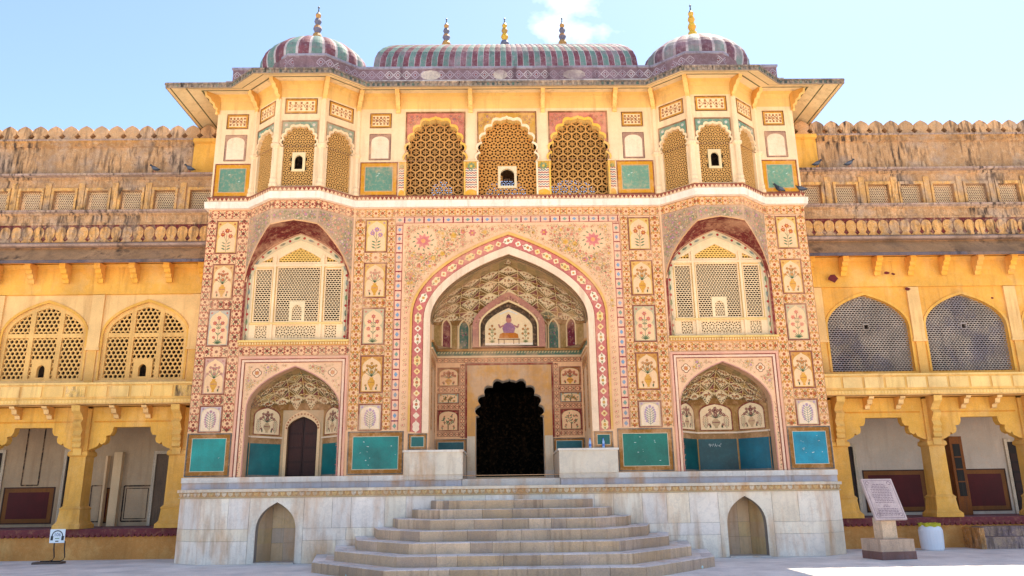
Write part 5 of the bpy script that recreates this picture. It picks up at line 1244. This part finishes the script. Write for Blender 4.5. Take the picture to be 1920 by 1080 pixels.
    def outline(x0, x1, z0, z1, w=.05, f=None):
        q = MB(); lo, hi = ab(x0, x1); q.st(f or IF, rectl(lo, hi, z0, z1)+[(lo, z0)], w, S(52, 44, 40), .008); return obj('painted_line', q, PAINT, inner)
    if s < 0:
        dado(15.42, 17.15, 2.2); door(17.35, 18.3, 3.35); outline(16.03, 16.6, 2.26, 4.9, .05); door(14.75, 15.15, 3.35); door(11.25, 12.1, 3.25, S(110, 88, 70)); outline(12.2, 13.1, 1.05, 2.2); outline(12.28, 13.02, 1.13, 2.12, .03); outline(13.85, 14.2, 1.05, 2.22, .04); dado(13.5, 13.82, 2.15)
        q = MB(); q.box(at(0, 3.6), -13.48, -13.2, .905, 3.32, -.09, .1, S(226, 196, 156)); q.box(at(0, 3.6), -13.75, -13.68, .905, 3.2, -.09, .1, S(222, 190, 150)); obj('open_door', q, PLAIN, Wg)
        dado(18.8, 20.6, 2.2)
    else:
        door(11.25, 11.88, 3.2, leaf=True); door(17.3, 18.3, 3.3, leaf=True); dado(15.45, 17.1, 2.4); dado(12.13, 14.3, 2.4)
        dado(18.6, 20.4, 2.4)
        q = MB(); f = at(14.80, 2.8)
        q.box(f, 0, .42, .908, 3.45, -.5, 0, S(128, 70, 18)); q.box(f, .08, .32, 1.5, 3.2, -.1, .012, S(30, 24, 20))
        for k in range(3): q.box(f, .08, .32, 1.95+k*.4, 1.99+k*.4, 0, .02, S(120, 66, 20))
        cab = obj('wooden_cabinet', q, WOOD); tag(cab, 'brown wooden cabinet with glazed door behind the arcade pillar', 'cabinet')
        q = MB(); q.box(at(0, .55), 14.05, 16.3, 0, .34, -.8, .1, S(150, 128, 128)); q.box(at(0, .55), 14.2, 16.3, .345, .62, -.8, -.3, S(146, 122, 122)); q.box(at(0, .55), 13.9, 14.05, 0, .60, -.8, .12, S(206, 142, 74)); obj('side_steps', q, OLD, Wg)

# ------------------------------------------------------------------ staircase
ST = thing('staircase', 'broad marble steps narrowing upwards to the gate terrace', 'staircase', (0, -1.2, 0))
zt = [.235, .46, .69, .925, 1.16, 1.385, 1.61]
for k in range(7):
    Xs, Ys, Xf, Yf = 4.84-.465*k, -3.8+.335*k, 2.75-.18*k, -6.3+.66*k; Xw = Xs+.5*(1-k*.1)
    out = [(-Xw, -1.22), (-Xs, Ys), (-Xf, Yf), (Xf, Yf), (Xs, Ys), (Xw, -1.22)]
    z1 = zt[k]; z0 = zt[k-1]-.02 if k else 0
    core = MB(); ins_ = [(-Xw+.2, -1.22), (-Xs+.2, Ys+.1), (-Xf+.1, Yf+.2), (Xf-.1, Yf+.2), (Xs-.2, Ys+.1), (Xw-.2, -1.22)]
    core.face([(x, y, z1-.004) for x, y in ins_], S(230, 222, 214))
    stp = obj('step', core, MARBLE, ST)
    for i in range(5):
        f = seg(out[i], out[i+1]); n = [2, 2, 7, 2, 2][i] if k < 5 else [1, 2, 4, 2, 1][i]
        e0 = [0]+sorted(min(max((j+random.uniform(-.28, .28))/n, .06), .94) for j in range(1, n))+[1]
        for j in range(n):
            a0, a1 = e0[j]*f.len, e0[j+1]*f.len; q = MB(); col = random.choice([S(184, 154, 126), S(192, 162, 132), S(204, 174, 144), S(190, 162, 138), S(202, 168, 132)]); tp = S(230, 222, 214)
            v = random.uniform(-.006, .004)
            # mitred block: inner edge pulled in at the corners
            t0, t1 = a0+(.12 if j == 0 and i > 0 else 0), a1-(.12 if j == n-1 and i < 4 else 0)
            P = [f(a0+.003, z0, v), f(a1-.003, z0, v), f(t1-.003, z0, -.3), f(t0+.003, z0, -.3)]; T = [p+Vector((0, 0, z1-z0-.012)) for p in P]; T2 = [f(a0+.006, z1, v-.012), f(a1-.006, z1, v-.012), f(t1-.003, z1, -.3), f(t0+.003, z1, -.3)]
            for a_, b_ in ((0, 1), (1, 2), (3, 0)): q.face([P[a_], P[b_], T[b_], T[a_]], col)
            q.face([T[0], T[1], T2[1], T2[0]], S(220, 204, 190)); q.face([T[1], T[2], T2[2], T2[1]], col); q.face([T[3], T[0], T2[0], T2[3]], col); q.face(T2, tp)
            obj('riser_stone', q, STEP, stp)

# ------------------------------------------------------------------ loose things
def txt(body, size, parent, fr, a, b, c, col, name='lettering', mat=None):
    cu = bpy.data.curves.new(name, 'FONT'); cu.body = body; cu.size = size; cu.align_x = 'CENTER'; cu.align_y = 'CENTER'; cu.resolution_u = 3
    to = bpy.data.objects.new(name+'_tmp', cu); COL.objects.link(to); bpy.context.view_layer.update()
    me0 = to.to_mesh(); q = MB()
    vs = [v.co.copy() for v in me0.vertices]; fs = [tuple(p.vertices) for p in me0.polygons]; to.to_mesh_clear(); bpy.data.objects.remove(to)
    for f_ in fs: q.face([fr(a+vs[i].x, b+vs[i].y, c) for i in f_], col)
    return obj(name, q, mat or PLASTIC, parent)
class Fr3:
    """tilted frame: a along u, b along v, c along n"""
    def __init__(s, o, u, v): s.o = Vector(o); s.u = Vector(u).normalized(); s.v = Vector(v).normalized(); s.n = s.u.cross(s.v)
    def __call__(s, a, b, c=0.0): return s.o+s.u*a+s.v*b+s.n*c
# audio guide sign
SG = thing('audio_guide_sign', 'small white sign with headphones and number on bent rod stand before the arcade', 'sign', (-13.1, 0.0, 0))
q = MB(); q.box(Fr((-13.2, 0, 0), (1, .12, 0), (.12, -1, 0)), -.42, .36, 0, .06, -.17, .17, S(96, 78, 70)); obj('base', q, METAL, SG)
for dx in (0, .3):
    q = MB(); q.tube([(-13.45+dx, -.06, .075), (-13.22+dx, -.02, .075), (-13.14+dx, -.0, .10), (-13.10+dx, 0, .18), (-13.14+dx, 0, .40), (-13.16+dx, 0.01, .62)], .016, S(40, 34, 34)); obj('stand_rod', q, METAL, SG)
sf = Fr3((-13.08, -.02, .76), (1, .05, 0), (-.10, .12, 1))
q = MB(); q.box(lambda a, b, c: sf(a, b, c), -.21, .21, -.19, .19, -.012, 0, S(226, 232, 236)); pl_ = obj('sign_plate', q, PLASTIC, SG)
q = MB(); K_ = S(30, 30, 40); q.st(sf, [(.145*math.cos(PI*k/14), -.0+.145*math.sin(PI*k/14)) for k in range(15)], .028, K_, .003)
for e in (-1, 1): q.poly(sf, [(e*.15-.035, -.12), (e*.15+.035, -.12), (e*.15+.04, -.0), (e*.15-.03, .0)], .0035, K_)
q.st(sf, [(-.045, -.145), (.045, -.145)], .03, K_, .003); q.st(sf, [(-.06, -.07), (.06, -.07)], .02, S(90, 130, 90), .003)
obj('headphone_symbol', q, PLASTIC, pl_); txt('106', .13, pl_, sf, 0, .035, .004, S(10, 70, 130), 'number')
# information lectern
LC = thing('information_lectern', 'stone lectern with a slanted engraved text slab on a stepped pedestal', 'lectern', (9.78, -2.3, 0))
lf = Fr((9.78, -2.3, 0), (.985, .17, 0), (.17, -.985, 0))
q = MB(); q.box(lf, -.46, .52, .0, .20, -.42, .42, S(128, 92, 84)); obj('pedestal_base', q, STEP, LC)
q = MB(); q.box(lf, -.46, .50, .20, .50, -.41, .41, S(206, 174, 148)); obj('pedestal', q, STEP, LC)
q = MB(); q.box(lf, -.20, .22, .50, 1.02, -.18, .18, S(220, 190, 160)); obj('shaft', q, STEP, LC)
tf = Fr3(lf(-.02, 1.50, .16), lf.u, lf.n*-.42+Vector((0, 0, 1)))
q = MB(); q.box(lambda a, b, c: tf(a, b, c), -.45, .45, -.56, .56, -.07, 0, S(206, 182, 176)); sl_ = obj('text_slab', q, STEP, LC)
q = MB(); TX = S(120, 96, 106)
q.st(tf, [(-.40, -.51), (.40, -.51), (.40, .51), (-.40, .51), (-.40, -.51)], .012, TX, .003)
q.curl(tf, -.32, .43, .06, 0, 5, .016, TX, .003); q.curl(tf, .32, .43, .06, PI, -2, .016, TX, .003); q.curl(tf, -.33, -.43, .05, 0, 5, .014, TX, .003); q.curl(tf, .33, -.43, .05, PI, -2, .014, TX, .003)
rows = [(.40-.045*k, .18+.035*min(k, 3)) for k in range(12)]+[(-.17, .08), (-.21, .10)]+[(-.27-.042*k, .29) for k in range(5)]
for y, w in rows:
    x = -w
    while x < w: l = random.uniform(.03, .09); q.st(tf, [(x, y), (min(w, x+l), y)], .017, TX, .003); x += l+.018
obj('engraved_text', q, PLASTIC, sl_)
# plastic drum with liner
DR = thing('plastic_drum', 'white plastic drum used as a bin with yellow-green liner beside the platform', 'bin', (12.45, .45, 0))
q = MB(); q.lathe(12.45, .45, [(.285, .0), (.31, .03), (.325, .3), (.33, .56), (.30, .64), (.27, .68), (.27, .71), (.25, .71), (.25, .3)], 24, S(226, 228, 236)); obj('drum_body', q, PLASTIC, DR, True)
q = MB(); rg = []
for t, z in ((.26, .60), (.285, .70), (.30, .755), (.27, .765), (.2, .70)): rg.append([(12.45+(t+.025*math.sin(5*g)+random.uniform(-.012, .012))*math.cos(g), .45+(t+.02*math.sin(7*g))*math.sin(g), z+random.uniform(-.015, .015)) for g in [2*PI*i/26 for i in range(26)]])
q.loft(rg, S(180, 176, 40), True); obj('bin_liner', q, PLASTIC, DR, True)
# water bottles on the bench, litter on the paving
def bottle(loc, k, cap, body, label, group=None, lie=None, name='plastic_bottle'):
    T = thing(name, label, 'bottle', loc, group)
    q = MB(); q.lathe(0, 0, [(.034*k, 0), (.037*k, .02*k), (.037*k, .10*k), (.033*k, .12*k), (.037*k, .14*k), (.037*k, .19*k), (.018*k, .245*k), (.014*k, .27*k)], 10, body); b_ = obj('bottle_body', q, PLASTIC, None, True)
    q = MB(); q.lathe(0, 0, [(.017*k, .268*k), (.017*k, .295*k)], 8, cap); c_ = obj('cap', q, PLASTIC, None)
    q = MB(); q.lathe(0, 0, [(.0385*k, .06*k), (.0385*k, .13*k)], 10, S(60, 110, 190) if lie is None else S(20, 130, 120)); l_ = obj('wrapper', q, PLASTIC, None, True)
    for o in (b_, c_, l_): o.parent = T; o.matrix_parent_inverse = Matrix()
    if lie: T.rotation_euler = lie
bottle((2.37, -.02, 3.04), 1.0, S(40, 90, 200), S(150, 180, 220), 'water bottle standing against the recess at the end of the marble bench')
bottle((2.76, -.1, 3.04), 1.0, S(40, 90, 200), S(150, 180, 220), 'water bottle standing under the small teal panel on the bench')
bottle((-3.75, -5.05, .04), 1.2, S(0, 120, 110), S(150, 200, 196), 'empty green bottle lying by the front corner of the steps', lie=(R(90), 0, R(60)))
bottle((4.42, -4.3, .04), 1.0, S(0, 110, 90), S(190, 214, 210), 'empty clear bottle lying at the foot of the side of the steps', lie=(R(90), 0, R(-70)))
# pigeons
def pigeon(loc, face, label, k=1.0, group='pigeons'):
    prof = [(-.17, .0, .012, .030), (-.12, .015, .02, .045), (-.06, .035, .05, .06), (0, .05, .07, .072), (.06, .075, .065, .07), (.10, .11, .045, .05), (.125, .15, .033, .036), (.15, .175, .032, .032), (.175, .175, .022, .02), (.20, .165, .006, .005)]
    q = MB(); rings = []
    for x, z, rz, ry in prof: rings.append([(x*k, ry*math.cos(2*PI*i/10)*k, (.09+z+rz*math.sin(2*PI*i/10))*k) for i in range(10)])
    q.loft(rings, lambda i, j: S(70, 74, 84) if j in (1, 2, 3) else (S(52, 60, 70) if j < 8 else S(60, 50, 50)), True); q.face(rings[0], S(50, 54, 62)); q.face(rings[-1], S(60, 50, 50))
    T = thing('pigeon', label, 'pigeon', loc, group); b_ = obj('body', q, FEATHER, None, True)
    parts = [b_]
    for e in (-1, 1):
        q = MB(); q.tube([(0, e*.03*k, .07*k), (.005*k, e*.03*k, 0)], .008*k, S(150, 70, 60)); q.tube([(-.02*k, e*.03*k, .004), (.03*k, e*.03*k, .004)], .006*k, S(150, 70, 60)); parts.append(obj('leg', q, FEATHER, None))
        q = MB(); q.face([(.06*k, e*.072*k, .17*k), (-.05*k, e*.07*k, .16*k), (-.17*k, e*.03*k, .10*k), (-.05*k, e*.068*k, .085*k), (.05*k, e*.075*k, .11*k)], S(88, 92, 102)); parts.append(obj('wing', q, FEATHER, None))
    for o in parts: o.parent = T; o.matrix_parent_inverse = Matrix()
    T.rotation_euler = (0, 0, face)
for loc, fc, lb in (((-12.15, 1.24, 12.61), 2.9, 'dark pigeon on the stained ledge above the honeycomb windows, farther from the gate'), ((-10.95, 1.24, 12.61), 3.0, 'dark pigeon on the ledge above the honeycomb windows, by the clean ochre corner'), ((10.82, 1.24, 12.61), .2, 'dark pigeon on the ledge above the grey screens, by the clean ochre corner'), ((11.95, 1.24, 12.61), .1, 'dark pigeon on the ledge above the grey screens, farther from the gate'), ((8.9, -.06, 11.13), 3.4, 'dark pigeon on the red-toothed ledge under a green panel'), ((9.62, -.06, 11.13), 2.6, 'dark pigeon at the outer corner of the red-toothed ledge')):
    pigeon(loc, fc, lb, 1.15)
for o in bpy.data.objects:
    if '_loc' in o.keys(): del o['_loc']
